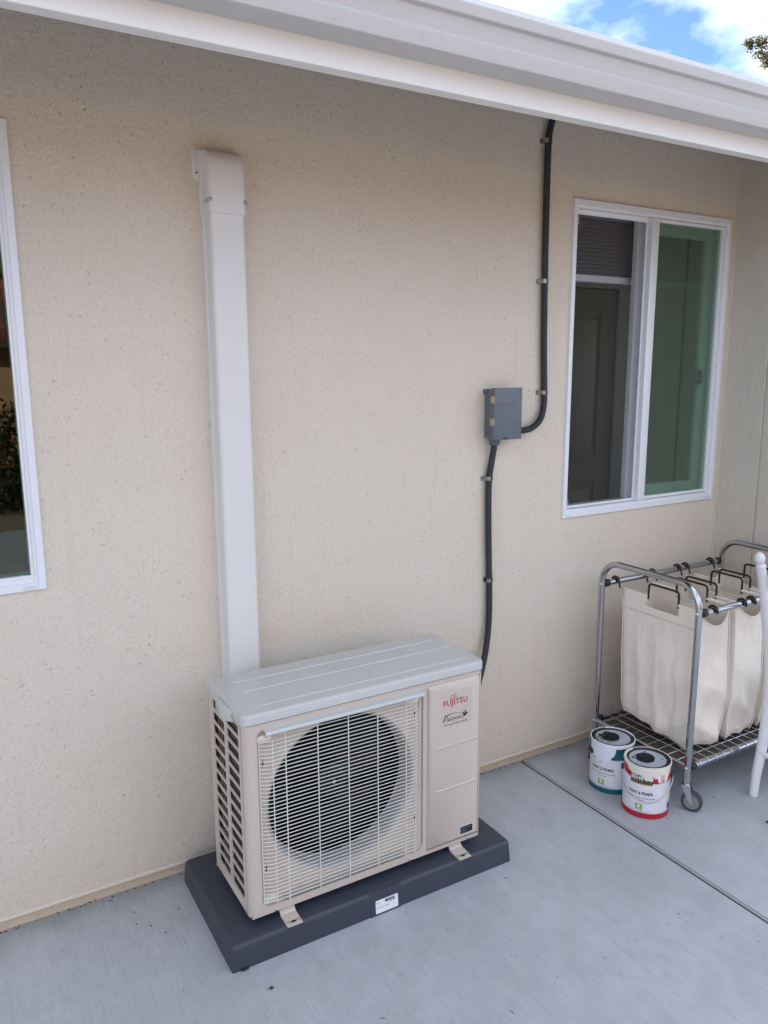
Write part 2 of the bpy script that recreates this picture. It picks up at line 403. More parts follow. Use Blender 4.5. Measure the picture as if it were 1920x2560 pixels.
# ================================================================== HOUSE
house = thing('house', 'beige stucco house with white eave, gutter and two white sliding windows', 'house', (0, 0, 0))
WX0, WX1, WZ0, WZ1 = 2.176, 3.094, 1.010, 2.2335           # window by the corner
LX0, LX1 = -1.0, .249
CX = 3.136
wb = NB()
xs = [-6, LX0+.004, LX1-.004, WX0+.004, WX1-.004, CX+.1]; zs = [.034, WZ0+.004, WZ1-.004, 2.64]
for i in range(5):
    for j in range(3):
        if j == 1 and i in (1, 3): continue
        wb.faces.new([wb.verts.new((x, 0, z)) for x, z in ((xs[i], zs[j]), (xs[i+1], zs[j]), (xs[i+1], zs[j+1]), (xs[i], zs[j+1]))])
for a, b in ((LX0+.004, LX1-.004), (WX0+.004, WX1-.004)):
    c, d = zs[1], zs[2]
    for p, q in (((a, c), (b, c)), ((b, c), (b, d)), ((b, d), (a, d)), ((a, d), (a, c))):
        wb.faces.new([wb.verts.new(t) for t in ((p[0], 0, p[1]), (q[0], 0, q[1]), (q[0], .14, q[1]), (p[0], .14, p[1]))])
wb.faces.new([wb.verts.new(t) for t in ((-6, 0, .034), (CX+.1, 0, .034), (CX+.1, .02, .034), (-6, .02, .034))])
bmesh.ops.remove_doubles(wb, verts=wb.verts, dist=1e-5)
obj('stucco_wall', wb, 'stucco', house, flat=True, keepnormals=True)
# foundation strip with chipped foot
fb = NB(); N = 900; top = []; bot = []
for i in range(N+1):
    x = -6+(CX+6.05)*i/N; top.append(fb.verts.new((x, .006, .033)))
    ch = max(0, noise.noise(Vector((x*5, 0, 3)))*.9-.12) + max(0, noise.noise(Vector((x*33, 2, 0)))-.25)*.4
    bot.append(fb.verts.new((x, .0045, -.01+ch*.028)))
for i in range(N): fb.faces.new((bot[i], bot[i+1], top[i+1], top[i]))
obj('foundation', fb, 'foundation', house)
db = NB(); box(db, -6, CX+.05, .0075, .03, -.02, .034)
obj('foundation_core', db, 'mulch', house)
b = NB(); prism(b, [(.001, .0335), (-.0045, .0335), (-.0045, .0365), (.001, .043)], YZ, -6, CX-.004); obj('weep_screed', b, 'stucco', house)
# siding of the side wall: separate boards with recessed grooves
y = 0.0; k = 0; EZB = 2.350
while y > -.64:
    y2 = max(y-.203, -.66); b = NB(); box(b, CX, CX+.02, y2+.0045, y-.0045 if k else y-.002, .03, EZB+(y2+.6695)*.46, .0015, 1)
    obj('siding_board', b, 'siding', house); y = y2; k += 1
b = NB(); box(b, CX+.009, CX+.12, -.655, .0, .02, 2.35); obj('siding_backing', b, 'siding', house)
b = NB(); tube(b, [(CX-.002, -.002, .036), (CX-.002, -.002, 2.6)], .0045, 8); obj('caulk_bead', b, 'siding', house)
# eave: fascia, soffit, roof, gutter
sf = .46; EY, EZ = -.6695, 2.3540       # rear edge of the fascia, soffit height there
b = NB(); box(b, -6, 6, EY-.0360, EY, 2.2371, 2.3727, .0015, 1); obj('fascia', b, 'trim', house)
b = NB(); prism(b, [(EY, EZ), (.5, EZ+(.5-EY)*sf), (.5, EZ+.022+(.5-EY)*sf), (EY, EZ+.018)], YZ, -6, 6); obj('soffit', b, 'soffit', house)
for i in range(16):
    x = -5.7+i*.61+.10
    b = NB(); prism(b, [(EY+.0005, EZ-.06), (.1, EZ-.06+(.1-EY)*sf), (.1, EZ-.001+(.1-EY)*sf), (EY+.0005, EZ-.001)], YZ, x, x+.038); obj('rafter_tail', b, 'soffit', house)
b = NB(); prism(b, [(EY-.06, EZ+.024), (4.2, EZ+.024+(4.26-EY)*sf), (4.2, EZ+.043+(4.26-EY)*sf), (EY-.065, EZ+.034)], YZ, -6.2, 6.2); obj('roof', b, 'shingle', house)
b = NB(); prism(b, [(4.2, EZ+.024+(4.26-EY)*sf), (9, 2.43), (9, 2.45), (4.2, EZ+.043+(4.26-EY)*sf)], YZ, -6.2, 6.2); obj('roof', b, 'shingle', house)
def plate(bm, outer, holes, mapf, d0, d1):
    """flat plate with holes, thickness d0..d1"""
    es = []; loops = [outer]+holes; allv = []
    for lp in loops:
        vs = [bm.verts.new(mapf(u, v, d0)) for u, v in lp]; allv.append(vs)
        es += [bm.edges.new((vs[i], vs[(i+1) % len(vs)])) for i in range(len(vs))]
    bmesh.ops.triangle_fill(bm, use_beauty=True, use_dissolve=False, edges=es)
    if d1 is not None:
        for lp, vs in zip(loops, allv):
            ws = [bm.verts.new(mapf(u, v, d1)) for u, v in lp]
            for i in range(len(vs)): bm.faces.new((vs[i], vs[(i+1) % len(vs)], ws[(i+1) % len(vs)], ws[i]))
for x, hl in ((-6, []), (6, [[(.25, .85), (1.08, .85), (1.08, 2.25), (.25, 2.25)]])):  # unseen gable opening added to let more daylight into the room
    b = NB(); plate(b, [(.16, -.1), (8.8, -.1), (8.8, 2.4), (4.2, 4.5), (.16, 2.66)], hl, YZ, x, None); obj('gable_wall', b, 'stucco', house, flat=True)
b = NB(); b.faces.new([b.verts.new(p) for p in ((-6, 8.8, -.1), (6, 8.8, -.1), (6, 8.8, 2.4), (-6, 8.8, 2.4))])
obj('rear_wall', b, 'stucco', house)
prof = [(-.5945, 2.450), (-.5945, 2.334), (-.600, 2.3325), (-.669, 2.3325), (-.6735, 2.335), (-.6760, 2.341), (-.6835, 2.3670), (-.6835, 2.3690), (-.6800, 2.3725), (-.6795, 2.3745),
        (-.6905, 2.4070), (-.6925, 2.4085), (-.7010, 2.4105), (-.7030, 2.4125), (-.7085, 2.4320), (-.7085, 2.4345), (-.6960, 2.4525), (-.6940, 2.4535), (-.6900, 2.4525), (-.6900, 2.446),
        (-.700, 2.432), (-.694, 2.414), (-.682, 2.406), (-.672, 2.376), (-.668, 2.340), (-.600, 2.338), (-.597, 2.450)]
prof = [(-2.3028+(p[0]+2.3028)*.935, 1.62+(p[1]-1.62)*.935) for p in prof]
b = NB(); rings = []
for x in [-6+.4*i for i in range(31)]:
    wv = noise.noise(Vector((x*.8, 0, 0)))*.0018
    rings.append([b.verts.new((x, p[0]+wv*.5, p[1]+wv)) for p in prof])
for i in range(len(rings)-1):
    for k in range(len(prof)): b.faces.new((rings[i][k], rings[i+1][k], rings[i+1][(k+1) % len(prof)], rings[i][(k+1) % len(prof)]))
for rg in (rings[0], rings[-1]): b.faces.new(rg)
obj('gutter', b, 'gutter', house, ang=9)

# ---- windows
def frame_ring(bm, x0, x1, z0, z1, fl, fr, fb_, ft, y0, y1, bev=.0015):
    """rectangular ring from four butted bars"""
    box(bm, x0, x0+fl, y0, y1, z0, z1, bev, 1); box(bm, x1-fr, x1, y0, y1, z0, z1, bev, 1)
    box(bm, x0+fl-.0005, x1-fr+.0005, y0+.0008, y1-.0008, z0, z0+fb_, bev, 1); box(bm, x0+fl-.0005, x1-fr+.0005, y0+.0008, y1-.0008, z1-ft, z1, bev, 1)
win = bpy.data.objects.new('window', None); COL.objects.link(win); link_parent(win, house); win['label'] = 'white sliding window beside the corner, its left half open behind a screen'
b = NB(); frame_ring(b, WX0, WX1, WZ0, WZ1, .014, .018, .022, .026, -.011, .003, .002)
frame_ring(b, WX0+.013, WX1-.017, WZ0+.021, WZ1-.025, .010, .006, .012, .006, -.006, .10, .001)
obj('frame', b, 'vinyl', win)
b = NB(); box(b, 2.604, 2.646, -.007, .060, WZ0+.034, WZ1-.032, .002, 2); obj('mullion', b, 'vinyl', win)
b = NB(); frame_ring(b, 2.6465, WX1-.024, WZ0+.035, WZ1-.033, .010, .012, .012, .012, .006, .028, .001); obj('glazing_bead', b, 'vinyl', win)
b = NB(); box(b, 2.655, WX1-.034, .016, .020, WZ0+.045, WZ1-.043); obj('pane', b, 'greenglass', win)
b = NB(); frame_ring(b, WX0+.0225, 2.6045, WZ0+.034, WZ1-.032, .004, .008, .010, .018, .017, .025, .001); obj('screen_frame', b, 'vinyl', win)
b = NB(); b.faces.new([b.verts.new(p) for p in ((WX0+.026, .021, WZ0+.042), (2.598, .021, WZ0+.042), (2.598, .021, WZ1-.049), (WX0+.026, .021, WZ1-.049))]); obj('insect_screen', b, 'screen', win)
for z in (WZ1-.075, WZ0+.06):
    b = NB(); tube(b, [(WX0+.028, .014, z-.011), (WX0+.046, .014, z-.011), (WX0+.046, .014, z+.011), (WX0+.028, .014, z+.011)], .0015, 6, closed=True); obj('screen_tab', b, 'vinyl_in', win)
b = NB(); frame_ring(b, 2.588, WX1-.026, WZ0+.036, WZ1-.034, .048, .050, .050, .052, .050, .078, .003); obj('sliding_sash', b, 'vinyl', win)
b = NB(); box(b, 2.63, WX1-.074, .062, .066, WZ0+.08, WZ1-.08); obj('sash_pane', b, 'greenglass', win)
b = NB(); box(b, 3.012, 3.020, .046, .0495, 1.52, 1.60, .001, 1); cyl(b, (3.016, .045, 1.585), (3.016, .033, 1.585), .004, 8); cyl(b, (3.016, .045, 1.54), (3.016, .033, 1.54), .004, 8)
box(b, 3.011, 3.021, .030, .036, 1.535, 1.59, .001, 1); obj('sash_latch', b, 'black', win)
for x in (2.195, 3.045):
    b = NB(); prism(b, rrect(x, x+.028, WZ0+.006, WZ0+.013, .003), XZ, -.0105, -.013); obj('weep_cover', b, 'vinyl_in', win)
# left window
wl = bpy.data.objects.new('window', None); COL.objects.link(wl); link_parent(wl, house); wl['label'] = 'white framed window at the left edge with a dark reflective pane'
b = NB(); frame_ring(b, LX0, LX1, 1.010, 2.2335, .02, .020, .022, .026, -.011, .003, .002); frame_ring(b, LX0+.019, LX1-.018, 1.031, 2.2085, .02, .0105, .014, .014, -.0045, .06, .001)
frame_ring(b, LX0+.038, LX1-.0285, 1.044, 2.1955, .02, .008, .008, .008, .000, .05, .001)
obj('frame', b, 'vinyl', wl)
b = NB(); box(b, LX0+.05, LX1-.034, .012, .016, 1.050, 2.190); obj('pane', b, 'glass', wl)
b = NB(); prism(b, rrect(.190, .222, 1.016, 1.024, .003), XZ, -.0105, -.013); obj('weep_cover', b, 'vinyl_in', wl)
# rooms seen through the glass
def room(x0, x1, y0, y1, z0, z1, m, hole, eh=[]):
    b = NB(); hx0, hx1 = hole
    quads = [((x0, y1, z0), (x1, y1, z0), (x1, y1, z1), (x0, y1, z1)), ((x0, y0, z0), (x0, y1, z0), (x0, y1, z1), (x0, y0, z1)),
             ((x0, y0, z0), (x1, y0, z0), (x1, y1, z0), (x0, y1, z0)), ((x0, y0, z1), (x1, y0, z1), (x1, y1, z1), (x0, y1, z1)),
             ((x0, y0, z0), (hx0, y0, z0), (hx0, y0, z1), (x0, y0, z1)), ((hx1, y0, z0), (x1, y0, z0), (x1, y0, z1), (hx1, y0, z1)),
             ((hx0, y0, z0), (hx1, y0, z0), (hx1, y0, WZ0), (hx0, y0, WZ0)), ((hx0, y0, WZ1), (hx1, y0, WZ1), (hx1, y0, z1), (hx0, y0, z1))]
    for q in quads: b.faces.new([b.verts.new(p) for p in q])
    plate(b, [(y0, z0), (y1, z0), (y1, z1), (y0, z1)], eh, YZ, x1, None)
    obj('room', b, m, house, flat=True)
room(1.7, 5.98, .141, 1.30, -.05, 2.42, 'roomwall', (WX0+.004, WX1-.004), [[(.25, .85), (1.08, .85), (1.08, 2.25), (.25, 2.25)]])  # far side opening matches the added gable hole that brightens this room
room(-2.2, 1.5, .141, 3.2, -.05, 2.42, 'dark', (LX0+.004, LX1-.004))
dr = bpy.data.objects.new('interior_door', None); COL.objects.link(dr); link_parent(dr, house)
DY = 1.12
b = NB(); box(b, 2.86, 3.62, DY, DY+.035, 0.02, 2.05, .002, 1); obj('door_slab', b, 'door', dr)
def panel(x0, x1, z0, z1):
    b = NB(); frame_ring(b, x0, x1, z0, z1, .03, .03, .03, .03, DY-.008, DY+.001, .004); box(b, x0+.055, x1-.055, DY-.007, DY+.001, z0+.055, z1-.055, .006, 2); obj('door_panel', b, 'door', dr)
panel(2.97, 3.51, 1.06, 1.93); panel(2.97, 3.51, .20, .93)
b = NB(); box(b, 3.62, 3.70, DY-.01, DY+.17, 0, 2.12, .004, 1); box(b, 2.78, 2.86, DY-.01, DY+.17, 0, 2.12, .004, 1); box(b, 2.861, 3.619, DY-.009, DY+.17, 2.055, 2.12, .004, 1); obj('door_casing', b, 'vinyl_in', dr)
bl = thing('window_blind', 'grey horizontal blind drawn up at the top of the corner window', 'blind', (2.63, .12, 2.2))
b = NB(); box(b, WX0+.02, WX1-.02, .105, .140, 2.195, 2.225, .002, 1); obj('headrail', b, 'blind', bl)
b = NB(); box(b, WX0+.02, WX1-.02, .108, .136, 1.950, 1.978, .003, 1); obj('bottom_rail', b, 'vinyl', bl)
sb = NB(); a = R(52); c, s = math.cos(a)*.0105, math.sin(a)*.0105
sb.faces.new([sb.verts.new(p) for p in ((WX0+.022, .122-c, -s), (WX1-.022, .122-c, -s), (WX1-.022, .122+c, s), (WX0+.022, .122+c, s))])
sl0 = obj('slat', sb, 'blind', bl, flat=True); sl0.location.z = 2.185
for i in range(1, 14): dup_part(sl0, bl, (0, 0, -.0155*i)).matrix_parent_inverse = sl0.matrix_parent_inverse
cu = thing('curtain', 'pale sea green curtain hanging behind the left window glass', 'curtain', (-.3, .2, 2.2))
b = NB(); pr_ = []
for i in range(120):
    x = -.95+i*.0092; pr_.append((x, .22+.018*math.sin(i*.55)+.006*math.sin(i*1.7)))
A = [b.verts.new((x, y_, 1.0)) for x, y_ in pr_]; B_ = [b.verts.new((x, y_, 2.24)) for x, y_ in pr_]
for i in range(len(A)-1): b.faces.new((A[i], A[i+1], B_[i+1], B_[i]))
obj('curtain_cloth', b, 'curtain', cu)

# ================================================================== LINE SET DUCT
dt = thing('line_set_duct', 'tall ivory plastic duct cover running up the wall from the outdoor unit', 'duct cover', (.798, 0, .3))
def duct_prof(x0, x1, d, r):
    p = [(x0, 0), (x0+.0015, -.010), (x0+.004, -.012)]
    p += [(x0+.004+r-r*math.cos(R(90*i/6)), -(d-r)-r*math.sin(R(90*i/6))) for i in range(7)]
    p += [(x1-.004-r+r*math.sin(R(90*i/6)), -(d-r)-r*math.cos(R(90*i/6))) for i in range(7)]
    return p + [(x1-.004, -.012), (x1-.0015, -.010), (x1, 0)]
b = NB(); prism(b, duct_prof(.744, .854, .070, .012), lambda u, v, d: (u, v, d), .16, 2.05); obj('duct_cover', b, 'duct', dt)
b = NB()
x0, x1 = .7405, .8575; rings = []
secs = [(2.0440, .0700), (2.0441, .0762), (2.0470, .0768), (2.10, .0765), (2.150, .0755), (2.178, .0740), (2.196, .0680), (2.209, .0580), (2.217, .0440), (2.221, .0270), (2.2225, .012), (2.223, .0)]
for z, d in secs:
    pr_ = duct_prof(x0, x1, max(d, .0225), .014)
    kk = d/max(d, .0225); rings.append([b.verts.new((u, v*kk, z)) for u, v in pr_])
for i in range(len(rings)-1):
    for k in range(len(rings[0])-1): b.faces.new((rings[i][k], rings[i][k+1], rings[i+1][k+1], rings[i+1][k]))
b.faces.new(rings[0])
obj('duct_cap', b, 'duct', dt, ang=50)
b = NB(); prism(b, rrect(.7215, .872, 2.142, 2.236, .016), XZ, 0.001, -.0045, .001); obj('wall_plate', b, 'duct', dt)
b = NB(); tube(b, [(.733, -.0045, 2.160), (.733, -.0065, 2.160)], .0055, 12); obj('screw_boss', b, 'duct', dt)
b = NB(); tube(b, [(.733, -.0062, 2.160), (.733, -.0072, 2.160)], .003, 12); obj('screw_hole', b, 'black', dt)
for x in (.7475, .8505):
    b = NB(); s_ = 1 if x < .8 else -1
    tube(b, [(x-s_*.004, -.052, 2.075), (x-s_*.004, -.066, 2.079), (x+s_*.0045, -.0755, 2.081)], .0052, 10); obj('screw_slot', b, 'bell', dt)
    b = NB(); tube(b, [(x-s_*.0065, -.053, 2.074), (x-s_*.0105, -.053, 2.074)], .004, 10); obj('screw', b, 'zinc', dt)

# ================================================================== DISCONNECT BOX + CONDUITS
bx_ = thing('disconnect_box', 'small grey metal electrical disconnect box mounted on the stucco', 'electrical box', (1.835, 0, 1.35))
BX0, BX1, BZ0, BZ1 = 1.7715, 1.8985, 1.351, 1.538
b = NB(); box(b, BX0+.005, BX1-.004, -.055, -.001, BZ0+.004, BZ1-.006, .002, 1); prism(b, rrect(BX0-.002, BX0+.03, BZ1-.022, BZ1-.004, .004), XZ, 0, -.02); obj('enclosure', b, 'boxgrey', bx_)
b = NB(); box(b, BX0, BX1, -.068, -.045, BZ0, BZ1, .002, 2); obj('cover', b, 'boxgrey', bx_)
for z in (BZ1-.042, BZ0+.065):
    b = NB(); box(b, BX0-.0012, BX0+.001, -.067, -.052, z-.013, z+.013, .0005, 1); box(b, BX0-.0014, BX0+.004, -.054, -.044, z-.012, z+.012); obj('clip', b, 'brass', bx_)
b = NB(); tube(b, arc((BX0+.0045, -.028, BZ0+.03), .014, 0, 2*math.pi, 24, (0, 1, 0), (0, 0, 1))[:-1], .0008, 5, closed=True); tube(b, arc((BX0+.0045, -.028, BZ0+.03), .009, 0, 2*math.pi, 24, (0, 1, 0), (0, 0, 1))[:-1], .0008, 5, closed=True); obj('knockout', b, 'fitting', bx_)
for z in (BZ1-.033, BZ1-.08):
    b = NB(); cyl(b, (BX0+.006, -.03, z), (BX0+.0042, -.03, z), .0016, 8); obj('screw_hole', b, 'black', bx_)
b = NB(); box(b, BX0+.040, BX0+.066, -.0695, -.067, BZ0+.0035, BZ0+.0075, .001, 1); obj('latch_slot', b, 'black', bx_)
b = NB(); add_text(b, 'CONNECTICUT', BX0+.014, BX0+.080, BZ1-.067, BZ1-.050, lambda u, v: (u, -.0688, v), bold=.02)
b2 = [(0, 0), (.004, 0), (.021, .017), (.012, .023), (.010, .022), (.016, .017)]
prism(b, [(BX0+.082+u, BZ1-.077+v*1.2) for u, v in b2], XZ, -.0675, -.0692); obj('embossed_lettering', b, 'boxline', bx_)
b = NB(); tube(b, [(1.8045, -.030, 1.356), (1.8045, -.030, 1.347)], .0205, 16); tube(b, [(1.8045, -.030, 1.348), (1.8045, -.029, 1.333), (1.8045, -.029, 1.329)], .019, 16, rf=lambda i, n: (.0205, .0195, .016)[i]); obj('conduit_fitting', b, 'fitting', bx_)

def spline(pts, step):
    """Catmull-Rom through the points at an even step"""
    P_ = [Vector(p) for p in pts]; P_ = [P_[0]*2-P_[1]]+P_+[P_[-1]*2-P_[-2]]; fine = []
    for i in range(1, len(P_)-2):
        a, b, c, d = P_[i-1:i+3]
        for k in range(40):
            t = k/40; fine.append(.5*((2*b)+(c-a)*t+(2*a-5*b+4*c-d)*t*t+(3*b-a-3*c+d)*t**3))
    fine.append(P_[-2]); out = [fine[0]]; acc = 0
    for i in range(1, len(fine)):
        seg = (fine[i]-fine[i-1]).length; acc += seg
        while acc >= step:
            acc -= step; out.append(fine[i]+(fine[i-1]-fine[i])*(acc/seg if seg else 0))
    return out
def conduit(pts, r=.0122):
    b = NB(); tube(b, spline(pts, .0016), r, 14, rf=lambda i, n: r-(.0007 if i % 3 == 0 else 0)); return b
def strap(parent, x, z, tilt=0, side=-1, y=-.0165):
    b = NB(); w = .0075; ax = Vector((math.cos(tilt), 0, math.sin(tilt))); az = Vector((-math.sin(tilt), 0, math.cos(tilt))); c = Vector((x, y, z))
    path = [Vector((.026*side, .0155, 0)), Vector((.018*side, .0155, 0)), Vector((.0165*side, .012, 0))]
    path += [Vector((math.cos(R(t_))*.0142*side, -math.sin(R(t_))*.0142, 0)) for t_ in range(0, 181, 20)] + [Vector((-.0142*side, .014, 0)), Vector((-.0185*side, .0155, 0))]
    rows = []
    for p in path: rows.append([b.verts.new(c+ax*p.x+Vector((0, p.y, 0))+az*s) for s in (-w, w)])
    for i in range(len(rows)-1): b.faces.new((rows[i][0], rows[i+1][0], rows[i+1][1], rows[i][1]))
    bmesh.ops.solidify(b, geom=b.faces, thickness=.0014)
    o = obj('strap', b, 'zinc', parent)
    b = NB(); p = c+ax*(-.022*side*1.0)+Vector((0, .0135, 0))
    p = c+ax*(.0215*side)+Vector((0, .014, 0)); cyl(b, p, p+Vector((0, -.005, 0)), .0045, 8); obj('screw', b, 'zinc', parent)
cu1 = thing('conduit', 'charcoal conduit dropping from the eave and curving into the right side of the grey box', 'conduit', (2.04, -.018, 1.4))
obj('conduit_tube', conduit([(2.060, -.018, 2.66), (2.052, -.018, 2.55), (2.043, -.018, 2.48), (2.030, -.0175, 2.412), (2.030, -.0165, 2.25), (2.034, -.0165, 1.924), (2.040, -.0165, 1.70), (2.049, -.0165, 1.515), (2.047, -.018, 1.462), (2.030, -.022, 1.418), (1.995, -.027, 1.390), (1.955, -.030, 1.379), (1.890, -.030, 1.378)]), 'conduit', cu1)
strap(cu1, 2.030, 2.412, R(10)); strap(cu1, 2.034, 1.924); strap(cu1, 2.048, 1.516)
cu2 = thing('conduit', 'charcoal flexible conduit running down from the grey box to behind the outdoor unit', 'conduit', (1.80, -.018, .4))
obj('conduit_tube', conduit([(1.8045, -.029, 1.345), (1.8045, -.027, 1.32), (1.799, -.020, 1.26), (1.793, -.0165, 1.205), (1.792, -.0165, 1.12), (1.797, -.0165, .95), (1.803, -.0165, .812), (1.805, -.018, .68), (1.795, -.024, .59), (1.770, -.040, .515), (1.71, -.085, .445), (1.62, -.16, .40), (1.52, -.22, .37), (1.45, -.25, .36)]), 'conduit', cu2)
strap(cu2, 1.793, 1.206, R(6)); strap(cu2, 1.803, .812, 0, 1)

# ================================================================== PAD
pad = thing('equipment_pad', 'dark slate grey plastic equipment pad under the outdoor unit', 'equipment pad', (1.055, -.27, 0))
b = NB()
def padring(dx, z, r, fy=0): return [(p[0], p[1], z) for p in rrect(.573+dx, 1.537-dx, -.500+dx, -.044-dx, r, 4)]
rings = []
for dx, z, r in ((0, 0, .006), (.003, .062, .010), (.0045, .070, .012), (.009, .0745, .012), (.014, .0755, .012)):
    rings.append([b.verts.new(p) for p in padring(dx, z, r)])
for i in range(len(rings)-1):
    for k in range(len(rings[0])): b.faces.new((rings[i][k], rings[i][(k+1) % len(rings[0])], rings[i+1][(k+1) % len(rings[0])], rings[i+1][k]))
b.faces.new(rings[-1]); obj('pad_body', b, 'pad', pad)
b = NB(); prism(b, [(-.4955, .0752), (-.4975, .0685), (-.5022, 0), (-.49, 0), (-.49, .0752)], YZ, 1.003, 1.108); obj('centre_panel', b, 'pad', pad)
sk = bpy.data.objects.new('barcode_sticker', None); COL.objects.link(sk); link_parent(sk, pad)
def pm(u, v): return (u, -.5029+.0028*v/.0685*1.6-.0004, v)
def pm2(u, v): x, y_, z = pm(u, v); return (x, y_-.0005, z)
b = NB(); b.faces.new([b.verts.new(pm(u, v)) for u, v in rrect(1.0195, 1.0975, .0065, .0485, .003, 3)]); obj('sticker_paper', b, 'paper', sk, flat=True)
b = NB(); u = 1.052
while u < 1.085:
    w = random.choice((.0007, .0012, .0019)); rect(b, u, min(u+w, 1.0865), .0355, .0455, pm2); u += w+random.choice((.0006, .0010))
add_text(b, '3108 - 003', 1.068, 1.087, .0320, .0342, pm2, bold=.02); add_text(b, 'Qty: 1', 1.0235, 1.034, .0385, .0415, pm2, bold=.02)
add_text(b, 'E-Lite Pad High 18x38x3', 1.023, 1.068, .0225, .0262, pm2, bold=.02); obj('sticker_print', b, 'ink', sk, flat=True)
b = NB(); box(b, .597, .618, -.507, -.4985, .001, .006, .001, 1); obj('foot_tab', b, 'black', pad)

# ================================================================== OUTDOOR UNIT
AX0, AX1, AYF, AYB, AZ0, AZT = .648, 1.441, -.452, -.158, .098, .676
ac = thing('outdoor_unit', 'beige heat pump outdoor unit with round fan behind a wire grille', 'air conditioner', (1.045, -.3, .076))
GX0, GX1, GZ0, GZ1 = .684, 1.219, .124, .658
# cabinet shell: left side (with louvre openings), front frame, right side, back, bottom
b = NB()
RC = .022
plate(b, [(AX0+RC, AZ0+.004), (AX1-.010, AZ0+.004), (AX1-.010, AZT), (AX0+RC, AZT)], [rrect(GX0, GX1, GZ0, GZ1, .022, 6), rrect(1.2325, 1.4350, .1130, .6640, .006, 3)], XZ, AYF, AYF+.013)
# rounded front corners (vertical)
for cx, r, a0 in ((AX0+RC, RC, 0), (AX1-.010, .010, 1)):
    P1 = [(cx-r*math.sin(R(90*i/8)) if a0 == 0 else cx+r*math.sin(R(90*i/8)), AYF+r-r*math.cos(R(90*i/8))) for i in range(9)]
    A = [b.verts.new((x, y_, AZ0+.004)) for x, y_ in P1]; B_ = [b.verts.new((x, y_, AZT)) for x, y_ in P1]
    for i in range(8): b.faces.new((A[i], A[i+1], B_[i+1], B_[i]))
# bottom rolled edge
box(b, AX0+.006, AX1-.004, AYF+.004, AYB, AZ0, AZ0+.006)
box(b, AX1-.001, AX1, AYF+.010, AYB, AZ0+.003, AZT); box(b, AX0, AX1, AYB-.001, AYB, AZ0+.003, AZT)
# left side plate with two louvre columns
cols = ((-.4075, -.3130), (-.2905, -.1935)); nsl = 14; z0, z1 = .133, .668
holes = []
for ya, yb in cols:
    ph = (z1-z0)/nsl
    for i in range(nsl):
        a = z0+i*ph+.0045; c_ = z0+(i+1)*ph-.0045; holes.append(rrect(ya, yb, a, c_, .0045, 2))
plate(b, [(AYB, AZ0+.004), (AYF+RC, AZ0+.004), (AYF+RC, AZT), (AYB, AZT)], holes, YZ, AX0, AX0+.004)
bmesh.ops.remove_doubles(b, verts=b.verts, dist=2e-5)
obj('cabinet', b, 'cabinet', ac, ang=30)
# recessed fan plate with bell mouth
FC, FR = (.950, .402), .240
b = NB(); circ = [(FC[0]+FR*math.cos(2*math.pi*i/96), FC[1]+FR*math.sin(2*math.pi*i/96)) for i in range(96)]
sl_h = [rrect(x-.0022, x+.0022, z-.008, z+.008, .0015, 1) for x, z in ((.7035, .555), (.7035, .235), (1.1955, .582), (1.1955, .235))] + [rrect(x-.013, x+.013, z-.0022, z+.0022, .0015, 1) for x, z in ((.80, .147), (1.10, .147))]
plate(b, [(GX0-.005, GZ0-.005), (GX1+.005, GZ0-.005), (GX1+.005, GZ1+.005), (GX0-.005, GZ1+.005)], [circ]+sl_h, XZ, AYF+.0128, None)
obj('fan_plate', b, 'cabinet', ac, flat=True)
b = NB(); rings = []
for dr_, dy in ((0, 0.0125), (-.004, .014), (-.009, .020), (-.012, .032), (-.013, .075)):
    rings.append([b.verts.new((FC[0]+(FR+dr_)*math.cos(2*math.pi*i/96), AYF+dy, FC[1]+(FR+dr_)*math.sin(2*math.pi*i/96))) for i in range(96)])
for j in range(len(rings)-1):
    for i in range(96): b.faces.new((rings[j][i], rings[j][(i+1) % 96], rings[j+1][(i+1) % 96], rings[j+1][i]))
obj('bell_mouth', b, 'bell', ac)
# dark interior: fins behind, divider
b = NB(); box(b, AX0+.010, 1.235, -.190, -.180, AZ0+.01, AZT-.004); box(b, AX0+.009, AX0+.012, -.300, -.175, AZ0+.01, AZT-.004)
obj('condenser_coil', b, 'fins', ac)
b = NB(); box(b, AX0+.007, AX0+.009, AYF+.03, -.303, AZ0+.01, AZT-.004); obj('side_baffle', b, 'fins', ac)
b = NB(); box(b, 1.236, 1.240, AYF+.016, AYB-.004, AZ0+.01, AZT-.004); box(b, AX0+.012, 1.236, AYF+.03, -.19, AZ0+.008, AZ0+.012); box(b, AX0+.012, 1.236, AYF+.03, -.19, AZT-.006, AZT-.003); obj('inner_divider', b, 'black', ac)
for i in range(3):
    b = NB(); cyl(b, (AX0+.0065, -.232-.022*i, .12), (AX0+.0065, -.232-.022*i, .668), .0035, 8); obj('copper_tube', b, 'copper', ac)
